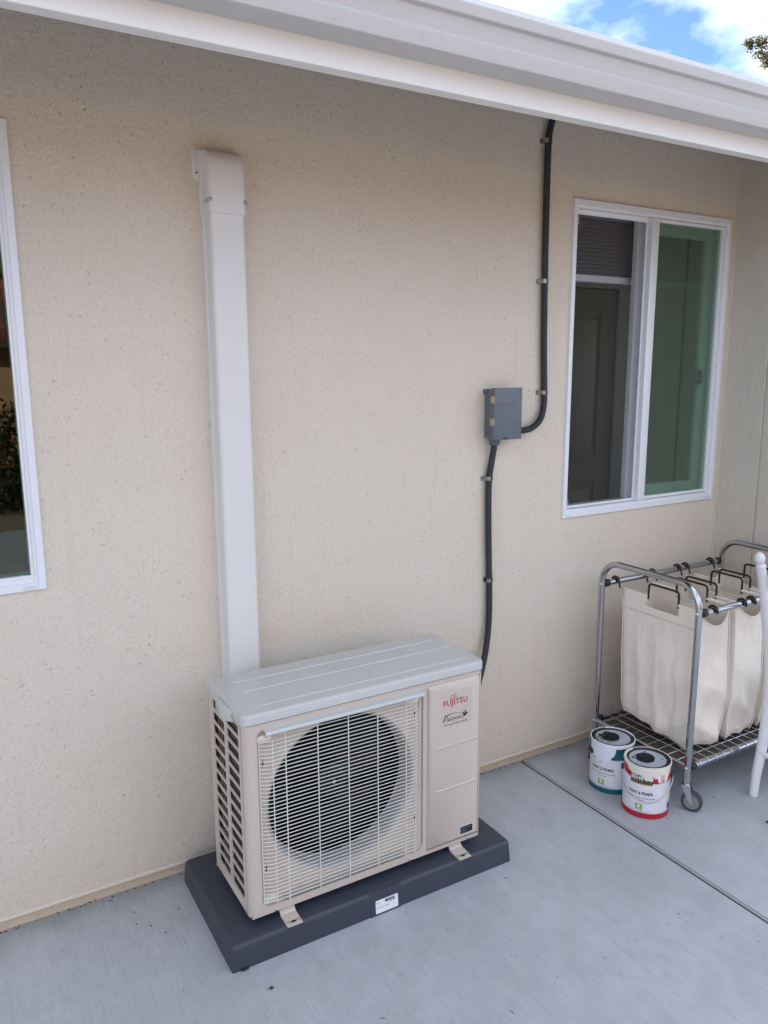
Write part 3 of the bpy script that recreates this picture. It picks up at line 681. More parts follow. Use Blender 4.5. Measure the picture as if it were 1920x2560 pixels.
# fan
fan = bpy.data.objects.new('fan', None); COL.objects.link(fan); link_parent(fan, ac)
b = NB(); tube(b, [(FC[0], -.30, FC[1]-.004), (FC[0], -.366, FC[1]-.004), (FC[0], -.372, FC[1]-.004)], .05, 28, rf=lambda i, n: (.052, .050, .040)[i]); obj('fan_hub', b, 'fanblade', fan)
b = NB(); cyl(b, (FC[0], -.370, FC[1]-.004), (FC[0], -.378, FC[1]-.004), .006, 12); obj('hub_nut', b, 'zinc', fan)
for k in range(3):
    b = NB(); rows = []
    for i in range(9):
        r_ = .045+(.218-.045)*i/8; row = []
        for j in range(9):
            th = R(120*k+40)+R(-12+i*3.5)+R(75+i*1.5)*(j/8-.5); yy = -.338+.050*(j/8-.5)*(1.15-.3*i/8)+.010*(j/8-.5)**2
            row.append(b.verts.new((FC[0]+r_*math.cos(th), yy, FC[1]-.004+r_*math.sin(th))))
        rows.append(row)
    for i in range(8):
        for j in range(8): b.faces.new((rows[i][j], rows[i+1][j], rows[i+1][j+1], rows[i][j+1]))
    bmesh.ops.solidify(b, geom=b.faces, thickness=.002); obj('fan_blade', b, 'fanblade', fan)
b = NB(); prism(b, [(.872, .462), (.905, .480), (.928, .448), (.905, .425), (.885, .440)], XZ, -.296, -.291); obj('motor_bracket', b, 'cabinet', ac)
# wire grille
b = NB(); nw = 45; zt_, zb_ = .646, .140; ph = (zt_-zb_)/(nw-1)
for i in range(nw):
    z = zb_+ph*i; L0 = .6905 if i < nw-2 else .755; R0 = 1.2095 if i < nw-4 or i == nw-1 else 1.19
    pts = [(L0, -.4470, z)]+[(L0+.045*t_, -.4470-.0125*math.sin(t_*math.pi/2), z-.0010*math.sin(t_*math.pi)) for t_ in (.25, .5, .75, 1)]
    pts += [(R0-.030*(1-t_), -.4595+.0125*t_*t_, z) for t_ in (0, .35, .7, 1)]
    tube(b, pts, .00125, 5)
for x, z0_, z1_, y_ in ((.6905, .130, .628, -.4478), (.727, .130, .628, -.4545), (.7635, .120, .655, -.4580), (.8595, .132, .655, -.4618), (.956, .132, .655, -.4618), (1.0525, .132, .655, -.4618), (1.1500, .132, .655, -.4618), (1.1855, .132, .640, -.4605), (1.2095, .135, .640, -.4478)):
    tube(b, [(x, y_-.0015, z0_), (x, y_-.0015, z1_)], .0015, 6)
obj('wire_grille', b, 'grille', ac)
b = NB(); prism(b, [(-.4495, .662), (-.470, .6575), (-.4745, .6510), (-.4735, .6480), (-.4700, .6495), (-.4670, .6545), (-.4495, .6585)], YZ, .7035, 1.2115, ); obj('deflector_bar', b, 'lid', ac)
b = NB(); prism(b, [(-.4400, .134), (-.4560, .134), (-.4560, .137), (-.4400, .141)], YZ, .755, 1.150); obj('grille_rail', b, 'bell', ac)
for x, z in ((.706, .628), (1.1835, .632), (.7075, .140)):
    b = NB(); prism(b, rrect(x-.020, x+.022, z-.011, z+.011, .008), XZ, -.439, -.4465, .001); obj('corner_clip', b, 'cream', ac)
for x, z in ((.712, .636), (.712, .617), (1.190, .640), (.7105, .139), (1.180, .143), (.7565, .131)):
    b = NB(); tube(b, [(x, -.4455, z), (x, -.449, z), (x, -.4505, z)], .004, 10, rf=lambda i, n: (.0045, .0042, .002)[i]); obj('screw', b, 'zinc', ac)
for x, z in ((.7235, .108), (1.1705, .1085), (1.3895, .1085)):
    b = NB(); tube(b, [(x, -.4515, z), (x, -.4545, z), (x, -.4560, z)], .004, 12, rf=lambda i, n: (.0042, .004, .002)[i]); obj('screw', b, 'zinc', ac)
# top cover: rounded lid with turned down lip and carrying flap on the left
b = NB(); LX_0, LX_1, LYF, LYB = AX0-.0045, AX1+.0055, AYF-.0045, AYB+.004; rings = []
for dx, z in ((0.0030, .6795), (0, .6800), (0, .7010), (.0008, .7045), (.0028, .7072), (.006, .7086), (.012, .7090)):
    rings.append([b.verts.new((p[0], p[1], z)) for p in rrect(LX_0+dx, LX_1-dx, LYF+dx, LYB-dx, max(.020-dx*.6, .006), 6)])
for i in range(len(rings)-1):
    for k in range(len(rings[0])): b.faces.new((rings[i][k], rings[i][(k+1) % len(rings[0])], rings[i+1][(k+1) % len(rings[0])], rings[i+1][k]))
b.faces.new(rings[-1]); b.faces.new(rings[0])
obj('top_cover', b, 'lid', ac, ang=60)
b = NB(); prism(b, [(AX0-.002, -.262), (AX0-.019, -.280), (AX0-.019, -.352), (AX0-.002, -.380)], XY, .6640, .6980, .003); obj('side_flap', b, 'lid', ac, ang=50)
for y_, xa, xb in ((-.225, .70, 1.40), (-.300, .70, 1.42), (-.410, .70, 1.41)):
    b = NB(); tube(b, [(xa, y_, .7078), (xa+.01, y_, .7088), (xb-.01, y_, .7088), (xb, y_, .7078)], .0026, 8); obj('lid_rib', b, 'lid', ac)
for y_ in (-.265, -.385):
    b = NB(); tube(b, [(AX0-.004, y_, .684), (AX0-.010, y_, .684)], .0035, 10); obj('screw', b, 'zinc', ac)
b = NB(); tube(b, [(AX0+.012, AYF+.006, .108), (AX0+.004, AYF+.002, .108)], .003, 8); obj('screw', b, 'zinc', ac)
b = NB(); tube(b, [(AX0+.001, AYB-.008, .102), (AX0-.003, AYB-.008, .102)], .003, 8); obj('screw', b, 'zinc', ac)
# right service panel
pn = bpy.data.objects.new('service_panel', None); COL.objects.link(pn); link_parent(pn, ac)
b = NB()
o4 = [(1.2330, .1185), (1.4290, .1185), (1.4290, .6625), (1.2330, .6625)]; i4 = [(1.2440, .1270), (1.4225, .1270), (1.4225, .6420), (1.2440, .6420)]
C4_ = [b.verts.new((u, AYF+.008, v)) for u, v in o4]; A = [b.verts.new((u, AYF+.001, v)) for u, v in o4]; B_ = [b.verts.new((u, AYF-.010, v)) for u, v in i4]
for i in range(4): b.faces.new((C4_[i], C4_[(i+1) % 4], A[(i+1) % 4], A[i]))
for i in range(4): b.faces.new((A[i], A[(i+1) % 4], B_[(i+1) % 4], B_[i]))
b.faces.new(B_); bmesh.ops.bevel(b, geom=[e for e in b.edges], offset=.0015, segments=2, affect='EDGES'); obj('panel_plate', b, 'cabinet', pn, ang=50)
b = NB(); rect(b, 1.231, 1.437, .111, .666, lambda u, v: (u, AYF+.0075, v)); obj('panel_channel', b, 'cabinet', pn, flat=True)
for z in (.4555, .3105):
    b = NB(); prism(b, [(AYF-.0095, z+.0050), (AYF-.0125, z+.0020), (AYF-.0125, z-.0005), (AYF-.0095, z-.0045)], YZ, 1.260, 1.417, .0005); obj('panel_rib', b, 'cabinet', pn)
PY = AYF-.0102
b = NB(); rect(b, 1.2700, 1.3920, .5165, .6360, lambda u, v: (u, PY-.0001, v)); obj('clear_decal', b, 'decal', pn, flat=True)
pp = lambda u, v: (u, PY-.0006, v)
b = NB(); add_text(b, 'F', 1.2855, 1.2955, .5890, .6080, pp, bold=.012); add_text(b, 'U', 1.2980, 1.3120, .5885, .6080, pp, bold=.012)
# J with a long descender and the infinity loop
jp = [(1.3160, .6080), (1.3200, .6080), (1.3200, .5870), (1.3185, .5820), (1.3150, .5785), (1.3135, .5790), (1.3160, .5830), (1.3160, .5870)]
b.faces.new([b.verts.new(pp(*p)) for p in jp])
add_text(b, 'I', 1.3242, 1.3282, .5890, .6080, pp, bold=.012); add_text(b, 'T', 1.3300, 1.3440, .5890, .6080, pp, bold=.012)
add_text(b, 'S', 1.3455, 1.3580, .5888, .6083, pp, bold=.012); add_text(b, 'U', 1.3610, 1.3755, .5885, .6080, pp, bold=.012)
inf = []
for i in range(30):
    t_ = R(-155+i*310/29)
    inf.append(t_)
pts_ = []
for i in range(37):
    t_ = R(15)+i/36*R(330); d_ = 1+math.sin(t_)**2; pts_.append((1.3240+.0125*math.cos(t_)/d_, .6165+.0175*math.sin(t_)*math.cos(t_)/d_+.18*.0125*math.cos(t_)/d_))
def stroke(bm, pts, w, mapf, wf=None):
    prevs = None
    for i, p in enumerate(pts):
        a = pts[max(i-1, 0)]; c_ = pts[min(i+1, len(pts)-1)]; dx, dy = c_[0]-a[0], c_[1]-a[1]; l_ = math.hypot(dx, dy) or 1
        ww = w*(wf(i/(len(pts)-1)) if wf else 1); nx, ny = -dy/l_*ww, dx/l_*ww
        cur = [bm.verts.new(mapf(p[0]+nx, p[1]+ny)), bm.verts.new(mapf(p[0]-nx, p[1]-ny))]
        if prevs: bm.faces.new((prevs[0], prevs[1], cur[1], cur[0]))
        prevs = cur
stroke(b, pts_, .0009, pp)
obj('red_logo', b, 'redink', pn, flat=True, keepnormals=True)
b = NB(); add_text(b, 'alcyon', 1.3020, 1.3540, .5345, .5520, pp, shear=.25, bold=.006)
stroke(b, [(1.2850, .5385), (1.2880, .5440), (1.2945, .5620)], .0013, pp); stroke(b, [(1.2960, .5385), (1.2985, .5450), (1.3045, .5620)], .0011, pp)
stroke(b, [(1.2845+.0705*i/20, .5400+.0215*math.sin(math.pi*(i/20)**.62*.78)) for i in range(21)], .0010, pp, lambda t_: 1.2-t_*.8)
bird = [(.0, .0), (.006, .006), (.003, .013), (.0005, .024), (.006, .019), (.0095, .014), (.0115, .0285), (.0165, .020), (.0175, .0145), (.020, .0165), (.0225, .0160), (.029, .0150), (.0225, .0140), (.0205, .0105), (.015, .0065), (.009, .0050), (.0035, .0005)]
b.faces.new([b.verts.new(pp(1.3560+u*.95, .5375+v*.95)) for u, v in bird])
add_text(b, 'DC', 1.2885, 1.3020, .5255, .5305, pp, bold=.01); add_text(b, 'INVERTER', 1.3055, 1.3780, .5245, .5292, pp, bold=.006)
obj('dark_lettering', b, 'ink', pn, flat=True, keepnormals=True)
b = NB(); b.faces.new([b.verts.new((u, PY-.0002, v)) for u, v in rrect(1.3530, 1.4060, .1340, .1635, .001, 2)]); obj('label_border', b, 'paper', pn, flat=True)
b = NB(); b.faces.new([b.verts.new((u, PY-.0008, v)) for u, v in rrect(1.3550, 1.4040, .1360, .1615, .003, 3)]); obj('label_plate', b, 'black', pn, flat=True)
q = lambda u, v: (u, PY-.0013, v)
b = NB(); add_text(b, 'R410A', 1.3580, 1.3720, .1525, .1580, q, bold=.02)
for i, (u, z) in enumerate(((1.399, .1545), (1.376, .1480), (1.382, .1445), (1.372, .141))): rect(b, 1.3580 if i else 1.374, u, z, z+.0012, q)
obj('label_print', b, 'boxline', pn, flat=True)
b = NB(); prism(b, rrect(-.420, -.215, .185, .520, .02), YZ, AX1-.002, AX1+.020, .008); obj('valve_cover', b, 'cabinet', ac)
# feet
for x in (.737, 1.326):
    for yy, s_ in ((AYF, -1), (AYB, 1)):
        ft = bpy.data.objects.new('foot', None); COL.objects.link(ft); link_parent(ft, ac)
        b = NB(); w_ = .046
        pr_ = [(yy-s_*.045, AZ0+.001), (yy-s_*.018, AZ0+.001), (yy-s_*.004+s_*.004, .082), (yy+s_*.050, .0785), (yy+s_*.050, .0758), (yy-s_*.003, .0758), (yy-s_*.020, .094), (yy-s_*.045, .094)]
        if s_ > 0: pr_ = [(min(a_, -.10), c_) for a_, c_ in pr_]
        prism(b, pr_, YZ, x, x+w_); obj('foot_bracket', b, 'cabinet', ft)
        if s_ < 0:
            b = NB(); prism(b, [(x+w_/2+.008*math.cos(t_*.5236), yy-.036+.0045*math.sin(t_*.5236)) for t_ in range(12)], XY, .0790, .0800); obj('bolt_hole', b, 'black', ft)
            for dx in (.010, w_-.009):
                b = NB(); cyl(b, (x+dx, yy-.036, .078), (x+dx, yy-.036, .0825), .0045, 6); cyl(b, (x+dx, yy-.036, .078), (x+dx, yy-.036, .0802), .0065, 14); obj('bolt', b, 'zinc', ft)

# ================================================================== LAUNDRY CART
CX0, CX1, CYN, CYF = 2.290, 3.030, -.588, -.128
cart = thing('laundry_cart', 'chrome tube laundry sorter cart on casters standing in the corner', 'laundry cart', (2.66, -.36, 0))
RZ = .752
for x in (CX0, CX1):
    b = NB(); r_ = .085; zt_ = .848
    pts = [(x, CYF, .100), (x, CYF, .4), (x, CYF, zt_-r_)]+arc((x, CYF-r_, zt_-r_), r_, 0, R(90), 8, (0, 1, 0), (0, 0, 1))[1:]
    pts += arc((x, CYN+r_, zt_-r_), r_, R(90), R(180), 8, (0, 1, 0), (0, 0, 1))+[(x, CYN, .4), (x, CYN, .100)]
    tube(b, pts, .0125, 16); obj('end_frame', b, 'chrome', cart)
    b = NB(); cyl(b, (x, CYF, .165), (x, CYN, .165), .0095, 12); obj('end_rail', b, 'chrome', cart)
for y_ in (CYN, CYF):
    b = NB(); cyl(b, (CX0+.03, y_, RZ), (CX1-.03, y_, RZ), .0125, 16); obj('hanging_rail', b, 'chrome', cart)
    b = NB(); cyl(b, (CX0+.03, y_, .165), (CX1-.03, y_, .165), .0125, 16); obj('shelf_rail', b, 'chrome', cart)
    for x, s_ in ((CX0, 1), (CX1, -1)):
        for z in (RZ, .165):
            b = NB(); tube(b, [(x+s_*.011, y_, z), (x+s_*.016, y_, z), (x+s_*.034, y_, z)], .0155, 14, rf=lambda i, n: (.011, .0165, .0155)[i]); obj('end_collar', b, 'black', cart)
            b = NB(); tube(b, [(x-s_*.0115, y_, z), (x-s_*.0145, y_, z), (x-s_*.0165, y_, z)], .007, 12, rf=lambda i, n: (.0078, .0070, .004)[i]); obj('bolt', b, 'zinc', cart)
sh = bpy.data.objects.new('wire_shelf', None); COL.objects.link(sh); link_parent(sh, cart)
def wire(pts):
    b = NB(); tube(b, pts, .0016, 6); return b
wz = .1795; x = CX0+.055; w0 = None; xw = []
while x < CX1-.03: xw.append(x); x += .0455
for x in xw:
    if w0 is None:
        hook = lambda y_, s_: [Vector((x, y_+s_*math.sin(R(t_))*.0150, .165+math.cos(R(t_))*.0150)) for t_ in (0, 40, 80, 120, 160)]
        w0 = obj('shelf_wire', wire(hook(CYN, -1)[::-1]+hook(CYF, 1)), 'zinc', sh); xb = x
    else: dup_part(w0, sh, (x-xb, 0, 0))
w1 = obj('shelf_wire', wire([(CX0-.002, CYN+.045, wz-.003), (CX1, CYN+.045, wz-.003)]), 'zinc', sh)
for i in range(1, 9): dup_part(w1, sh, (0, .0462*i, 0))
b = NB(); box(b, CX0+.03, CX1-.03, CYN+.02, CYF-.02, .148, .1535); obj('shelf_board', b, 'board', cart)
def caster(x, y_, ang):
    c_ = bpy.data.objects.new('caster', None); COL.objects.link(c_); link_parent(c_, cart)
    d = Vector((math.cos(ang), math.sin(ang), 0)); ax = Vector((-d.y, d.x, 0)); wc = Vector((x, y_, .0380))+d*.022
    b = NB(); tube(b, [wc-ax*.011, wc-ax*.009, wc+ax*.009, wc+ax*.011], .038, 36, rf=lambda i, n: (.0345, .0380, .0380, .0345)[i]); obj('tyre', b, 'rubber', c_)
    b = NB(); tube(b, [wc-ax*.0118, wc+ax*.0118], .027, 28); tube(b, [wc-ax*.0135, wc+ax*.0135], .009, 14); obj('wheel_hub', b, 'casterhub', c_)
    b = NB()
    for s_ in (-1, 1):
        prism(b, [(-.016, .060), (.016, .060), (.010, .028), (.004, -.006), (-.004, -.006), (-.012, .02)], lambda u, v, dd: tuple(wc+d*(u-.022*(v/.06 if v > 0 else 0))+ax*dd+Vector((0, 0, v))), s_*.0145, s_*.0163)
    p0 = Vector((x, y_, .098)); tube(b, [p0+Vector((0, 0, .000)), p0+Vector((0, 0, .004))], .019, 18); tube(b, [p0, p0+Vector((0, 0, .02))], .008, 10); obj('fork', b, 'zinc', c_)
    b = NB(); tube(b, [wc-ax*.0175, wc+ax*.0175], .0042, 10); obj('axle', b, 'zinc', c_)
caster(CX0, CYN, R(-62)); caster(CX0, CYF, R(-150)); caster(CX1, CYN, R(-80)); caster(CX1, CYF, R(-140))

# ---- hanging canvas bags
def bag(x0, x1, seed, label, handles=(1, 1), ztop=.738):
    t = thing('laundry_bag', label, 'laundry bag', ((x0+x1)/2, -.36, .2), 'canvas bags hanging in the laundry cart')
    yb, yf = -.178, -.535; W_ = x1-x0
    nu1, nu2, nv = 18, 36, 48; per = []
    for i in range(nu2): per.append(('L', i/nu2))       # left panel back->front
    for i in range(nu1): per.append(('F', i/nu1))
    for i in range(nu2): per.append(('R', i/nu2))
    for i in range(nu1): per.append(('B', i/nu1))
    b = NB(); grid = []
    rg = lambda p: (1-abs(noise.noise(p))*2.2)
    for j in range(nv+1):
        v = j/nv; row = []
        for side, u in per:
            fy = {'L': u, 'F': 1, 'R': 1-u, 'B': 0}[side]           # 0 at the back, 1 at the front
            zt_ = ztop if side in 'LR' else ztop-.012-.055*math.sin(math.pi*u)**.8
            zb_ = .222-.045*fy+.012*noise.noise(Vector((fy*3+seed, u*2, 7)))
            z = zt_+(zb_-zt_)*v
            mid = math.sin(math.pi*min(1, v*1.02))
            eu = math.sin(math.pi*u)                                 # 0 at the corner seams
            xl = x0-.002-mid*.003; xr = x1+.003+mid*.012*(.4+v); ya = yb; yc = yf-mid*.010*(.4+v)
            tap = max(0, v-.90)/.10; xl += tap**2*.006; xr -= tap**2*.006; ya -= tap**2*.014+v*.030; yc += tap**2*.008+v*.008
            if side == 'L': x, y_ = xl, ya+(yc-ya)*u
            elif side == 'F': x, y_ = xl+(xr-xl)*u, yc
            elif side == 'R': x, y_ = xr, yc+(ya-yc)*u
            else: x, y_ = xr+(xl-xr)*u, ya
            e = min(1, max(0, v-.11)*6)
            fold = rg(Vector((y_*4.5+x*5+seed*3.1, z*1.2, 1.3)))*.9+rg(Vector((y_*13-x*9+seed, z*2.6, 4.1)))*.45      # hanging folds
            diag = rg(Vector(((y_+z)*5+x*4, (z-y_)*2.0+seed, 8.8)))*.8*min(1, v*1.6)
            low = noise.noise(Vector((x*10+seed, y_*9, z*7)))*1.0*v
            off = (fold+diag+low-1.0)*.018*e*(.30+.70*eu)*(.7+.6*v)
            if side == 'L': x -= off
            elif side == 'R': x += off
            elif side == 'F': y_ -= off*1.3
            else: y_ += off*.5
            if side in 'FB' and v < .15: y_ += (-.020 if side == 'F' else .01)*eu*(1-v/.15)
            # slumped corners wander a little
            wob = .006*noise.noise(Vector((z*6, seed*2+(0 if side in 'LF' else 5), fy*2)))*e; x += wob; y_ += wob*.7
            row.append(b.verts.new((x, y_, z)))
        grid.append(row)
    n = len(per)
    for j in range(nv):
        for i in range(n):
            side, u = per[i]
            if side in 'LR' and j < 4:
                yy = .5*(grid[j][i].co.y+grid[j][(i+1) % n].co.y)
                if -.445 < yy < -.293: continue
            f = b.faces.new((grid[j][i], grid[j+1][i], grid[j+1][(i+1) % n], grid[j][(i+1) % n]))
    # bottom: sagging cloth
    prev = grid[-1]; cxm = sum(v.co.x for v in prev)/n; cym = sum(v.co.y for v in prev)/n
    for s_, dz in ((.8, -.005), (.4, -.007)):
        cur = [b.verts.new((cxm+(v.co.x-cxm)*s_, cym+(v.co.y-cym)*s_, v.co.z+dz-(.006 if s_ > .5 else .010))) for v in grid[-1]]
        for i in range(n): b.faces.new((prev[i], cur[i], cur[(i+1) % n], prev[(i+1) % n]))
        prev = cur
    b.faces.new(prev[::-1])
    corner = [[grid[j][k].co.copy() for j in range(nv+1)] for k in (0, nu2, nu2+nu1)]
    rimf = [grid[0][k].co.copy() for k in range(nu2, nu2+nu1+1)]; botl = [grid[-3][k].co.copy() for k in range(0, nu2+nu1+1)]
    bmesh.ops.recalc_face_normals(b, faces=b.faces)
    bmesh.ops.solidify(b, geom=b.faces, thickness=.0016)
    o = obj('bag_cloth', b, 'canvas', t, ang=80)
    sub = o.modifiers.new('smooth', 'SUBSURF'); sub.levels = 1; sub.render_levels = 1
    for k, pts in enumerate(corner):
        o_ = (Vector((-.7, .7, 0)), Vector((-.7, -.7, 0)), Vector((.7, -.7, 0)))[k]
        bb = NB(); tube(bb, [p+o_*.0016 for p in pts[4:]], .0021, 6); obj('corner_seam', bb, 'canvas', t)
    bb = NB(); tube(bb, [p+Vector((0, -.0012, .0005)) for p in rimf], .0026, 6); obj('rim_binding', bb, 'canvas', t)
    bb = NB(); tube(bb, [p+Vector((-.0008, -.0008, 0)) for p in botl], .0016, 5); obj('bottom_seam', bb, 'seam', t)
    # hem seams on both side panels and piping along the front corners
    def at(side, u, v, off=.0022):
        i0 = {'L': 0, 'F': nu2, 'R': nu2+nu1, 'B': 2*nu2+nu1}[side]; m_ = nu2 if side in 'LR' else nu1
        k_ = u*m_; i = int(min(k_, m_-1)); f_ = k_-i; return i0+i, f_
    for side, s_ in (('L', -1), ('R', 1)):
        b = NB(); pts = []
        for i in range(nu2+1):
            src = cgrid[side][i] if False else None
        zz = ztop-.076
        obs = [(pt.x, pt.y, pt.z) for pt in hem_pts(o, side, x0 if side == 'L' else x1, yb-.004, yf+.004, zz, s_)]
        if len(obs) > 3: tube(b, obs, .0014, 5); obj('hem_seam', b, 'seam', t)
        else: b.free()
    # wire hangers with hand grips
    for k_, (x, hh) in enumerate(((x0+.004, handles[0]), (x1-.004, handles[1]))):
        z0_ = ztop-.006
        b = NB(); tube(b, [(x, -.178, z0_), (x, -.298, z0_)], .0055, 8); obj('sleeve', b, 'canvas', t)
        b = NB(); tube(b, [(x, -.440, z0_), (x, -.532, z0_)], .0055, 8); obj('sleeve', b, 'canvas', t)
        b = NB(); zt_ = .783
        g_ = [(x, -.298, z0_-.012), (x, -.2985, zt_-.014)]+[(x, -.3115+.013*math.cos(R(a_)), zt_-.013+.013*math.sin(R(a_))) for a_ in (20, 45, 70, 90)]
        g_ += [(x, -.4265-.013*math.sin(R(a_)), zt_-.013+.013*math.cos(R(a_))) for a_ in (0, 20, 45, 70)]+[(x, -.4400, zt_-.014), (x, -.4400, z0_-.012)]
        tube(b, g_, .0043, 10); obj('hand_grip', b, 'vinylblack', t)
        for y_, s_ in ((CYF, 1), (CYN, -1)):
            b = NB(); pts = [(x, y_-s_*.026, z0_-.004)]
            pts += [(x, y_-s_*math.cos(R(a_))*.0185, RZ+math.sin(R(a_))*.0185) for a_ in (0, 25, 50, 75, 100, 125, 150, 175, 200)]
            tube(b, pts, .0046, 8, rf=lambda i, n: .0050 if i > 1 else .0036); obj('rail_hook', b, 'vinylblack', t)
    return t
cgrid = None
def hem_pts(o, side, x, ya, yb_, z, s_):
    """points on the cloth along a horizontal line, found by casting against the cloth"""
    from mathutils.bvhtree import BVHTree
    if not hasattr(hem_pts, 'c') or hem_pts.c[0] is not o:
        me = o.data; hem_pts.c = (o, BVHTree.FromPolygons([v.co.copy() for v in me.vertices], [tuple(p.vertices) for p in me.polygons]))
    out = []
    for i in range(26):
        y_ = ya+(yb_-ya)*i/25; hit = hem_pts.c[1].ray_cast(Vector((x+s_*.06, y_, z)), Vector((-s_, 0, 0)))
        if hit[0] is not None and abs(hit[0].x-x) < .05: out.append(hit[0]+Vector((s_*.0006, 0, 0)))
    return out
bag(2.362, 2.532, 1.0, 'cream canvas laundry bag nearest the paint cans, first on the cart')
bag(2.578, 2.742, 4.7, 'cream canvas laundry bag in the middle of the cart, partly behind the white chair post')
bag(2.786, 2.958, 9.2, 'cream canvas laundry bag farthest along the cart next to the siding')

# ================================================================== PAINT CANS
def wrap(c, r):
    return lambda u, v: (c[0]+r*math.cos(R(u)), c[1]+r*math.sin(R(u)), c[2]+v)
def paint_can(name, label, c, band, spill, seed, bail_front):
    t = thing(name, label, 'paint can', c, 'paint cans beside the cart')
    H, r = .198, .0825
    b = NB(); lathe(b, [(.0, .004), (r-.004, .004), (r-.001, .0005), (r+.0006, .002), (r+.0006, .0045), (r-.0008, .0065), (r, .008), (r, H-.012), (r+.0012, H-.010), (r+.0014, H-.004), (r+.0006, H)], c, 64, mi=None)
    obj('can_body', b, 'canwhite', t)
    rnd = random.Random(seed)
    # coloured band at the foot and at the shoulder, as thin printed sleeves
    b = NB(); f = wrap(c, r+.0004)
    def sleeve(bm, lo, hi, a0=0, a1=360, n=120, fn=f):
        for i in range(n):
            a_ = a0+(a1-a0)*i/n; b_ = a0+(a1-a0)*(i+1)/n
            l0, l1, h0, h1 = lo(a_), lo(b_), hi(a_), hi(b_)
            if h0-l0 < 1e-4 and h1-l1 < 1e-4: continue
            bm.faces.new([bm.verts.new(fn(a, z)) for a, z in ((a_, l0), (b_, l1), (b_, max(h1, l1)), (a_, max(h0, l0)))])
    sleeve(b, lambda a: .0012, lambda a: .0215, fn=wrap(c, r+.0010)); obj('foot_band', b, band, t)
    b = NB()
    lowz = (lambda a: .150-.012*math.sin(R(a-170))) if band == 'red' else (lambda a: .140+0*a)
    sleeve(b, lowz, lambda a: H-.012); obj('shoulder_band', b, band, t)
    # spilled dried paint over the label
    b = NB(); f2 = wrap(c, r+.0011)
    a0, a1, zz = spill
    def lo(a):
        q_ = (a-a0)/(a1-a0); env = math.sin(math.pi*min(max(q_, 0), 1))**.45
        return H-.011-env*(zz+.030*noise.noise(Vector((a*.045, seed, 0)))+.020*noise.noise(Vector((a*.19, seed, 1)))+.010*abs(noise.noise(Vector((a*.8, seed, 2)))))
    sleeve(b, lo, lambda a: H-.0102, a0, a1, 200, f2); obj('paint_run', b, 'cream' if band == 'red' else 'whitepaint', t)
    # rim ring, groove and lid
    b = NB(); lathe(b, [(r+.0014, H-.006), (r+.0022, H-.002), (r+.0012, H+.0010), (r-.0012, H+.0012), (r-.0024, H+.0004)], c, 64); obj('rim', b, 'cream' if band == 'red' else 'whitepaint', t)
    b = NB(); lathe(b, [(r-.0024, H+.0004), (r-.0040, H-.0040), (r-.0060, H-.0058), (r-.0085, H-.0015), (r-.0135, H-.0008), (r-.017, H-.003)], c, 64); obj('lid_gasket', b, 'black', t)
    b = NB(); n_ = 8
    for k in range(3):
        s0 = rnd.uniform(0, 360); ln = rnd.uniform(50, 140)
        prf = [(r-.008+.003*k, H-.0008), (r-.002, H+.0016)]
        lathe(b, prf, c, 30, R(s0), R(s0+ln))
    obj('paint_smear', b, 'cream' if band == 'red' else 'whitepaint', t)
    b = NB(); lathe(b, [(r-.015, H-.0025), (r-.018, H-.0035), (.042, H-.0045), (.030, H-.0035)], c, 64); lathe(b, [(.031, H-.0036), (.0, H-.0036)], c, 40); bmesh.ops.remove_doubles(b, verts=b.verts, dist=1e-5); obj('plastic_lid', b, 'lidgrey', t)
    # raised pour spout cap with ribs
    off = (-.006, .006)
    b = NB(); cc = (c[0]+off[0], c[1]+off[1], c[2]); lathe(b, [(.0335, H-.004), (.0330, H+.002), (.0300, H+.003), (.0285, H-.001), (.0, H-.001)], cc, 40)
    for k in range(-2, 3):
        box(b, cc[0]-.020, cc[0]+.020, cc[1]+k*.009-.0018, cc[1]+k*.009+.0018, c[2]+H-.0015, c[2]+H+.0035, .001, 1)
    obj('spout_cap', b, 'black', t)
    if band != 'red':
        b = NB(); prism(b, [(-.052, .010), (-.034, -.004), (-.026, .004), (-.010, .010), (-.010, .022), (-.028, .016), (-.040, .028)], lambda u, v, d: (cc[0]+u, cc[1]+v, c[2]+H+.004+d-.12*u), 0, .003, .0008); obj('spout_flap', b, 'black', t)
    b = NB()
    for k in range(9):
        a_ = rnd.uniform(0, 6.28); q_ = rnd.uniform(.045, .058); s_ = rnd.uniform(.002, .006)
        p_ = [(c[0]+q_*math.cos(a_)+s_*math.cos(w_)*rnd.uniform(.6, 1.2), c[1]+q_*math.sin(a_)+s_*math.sin(w_)*rnd.uniform(.6, 1.2)) for w_ in (0, 1.2, 2.4, 3.6, 4.9)]
        b.faces.new([b.verts.new((u, v, c[2]+H-.0030+.0002*k)) for u, v in p_])
    obj('lid_print', b, 'ink', t, flat=True)
    # ears and wire bail
    b = NB(); ea = R(bail_front)
    ears = [Vector((math.cos(ea+s_)*(r+.002), math.sin(ea+s_)*(r+.002), .150)) for s_ in (-math.pi/2, math.pi/2)]
    for e in ears:
        d_ = Vector((e.x, e.y, 0)).normalized(); tube(b, [Vector(c)+e-d_*.003, Vector(c)+e+d_*.005, Vector(c)+e+d_*.007], .010, 12, rf=lambda i, n: (.011, .010, .006)[i])
    obj('bail_ear', b, 'black', t)
    b = NB(); dirf = Vector((math.cos(ea), math.sin(ea), 0)); side = (ears[1]-ears[0]).normalized(); pts = []; rr = r+.008; tl = R(12)
    for i in range(29):
        a_ = math.pi*i/28; w_ = -math.cos(a_)*rr; o_ = math.sin(a_)*rr
        out = o_*1.02; pts.append(Vector(c)+Vector((0, 0, .150))+side*w_+dirf*out+Vector((0, 0, -.082*math.sin(a_)**1.0)))
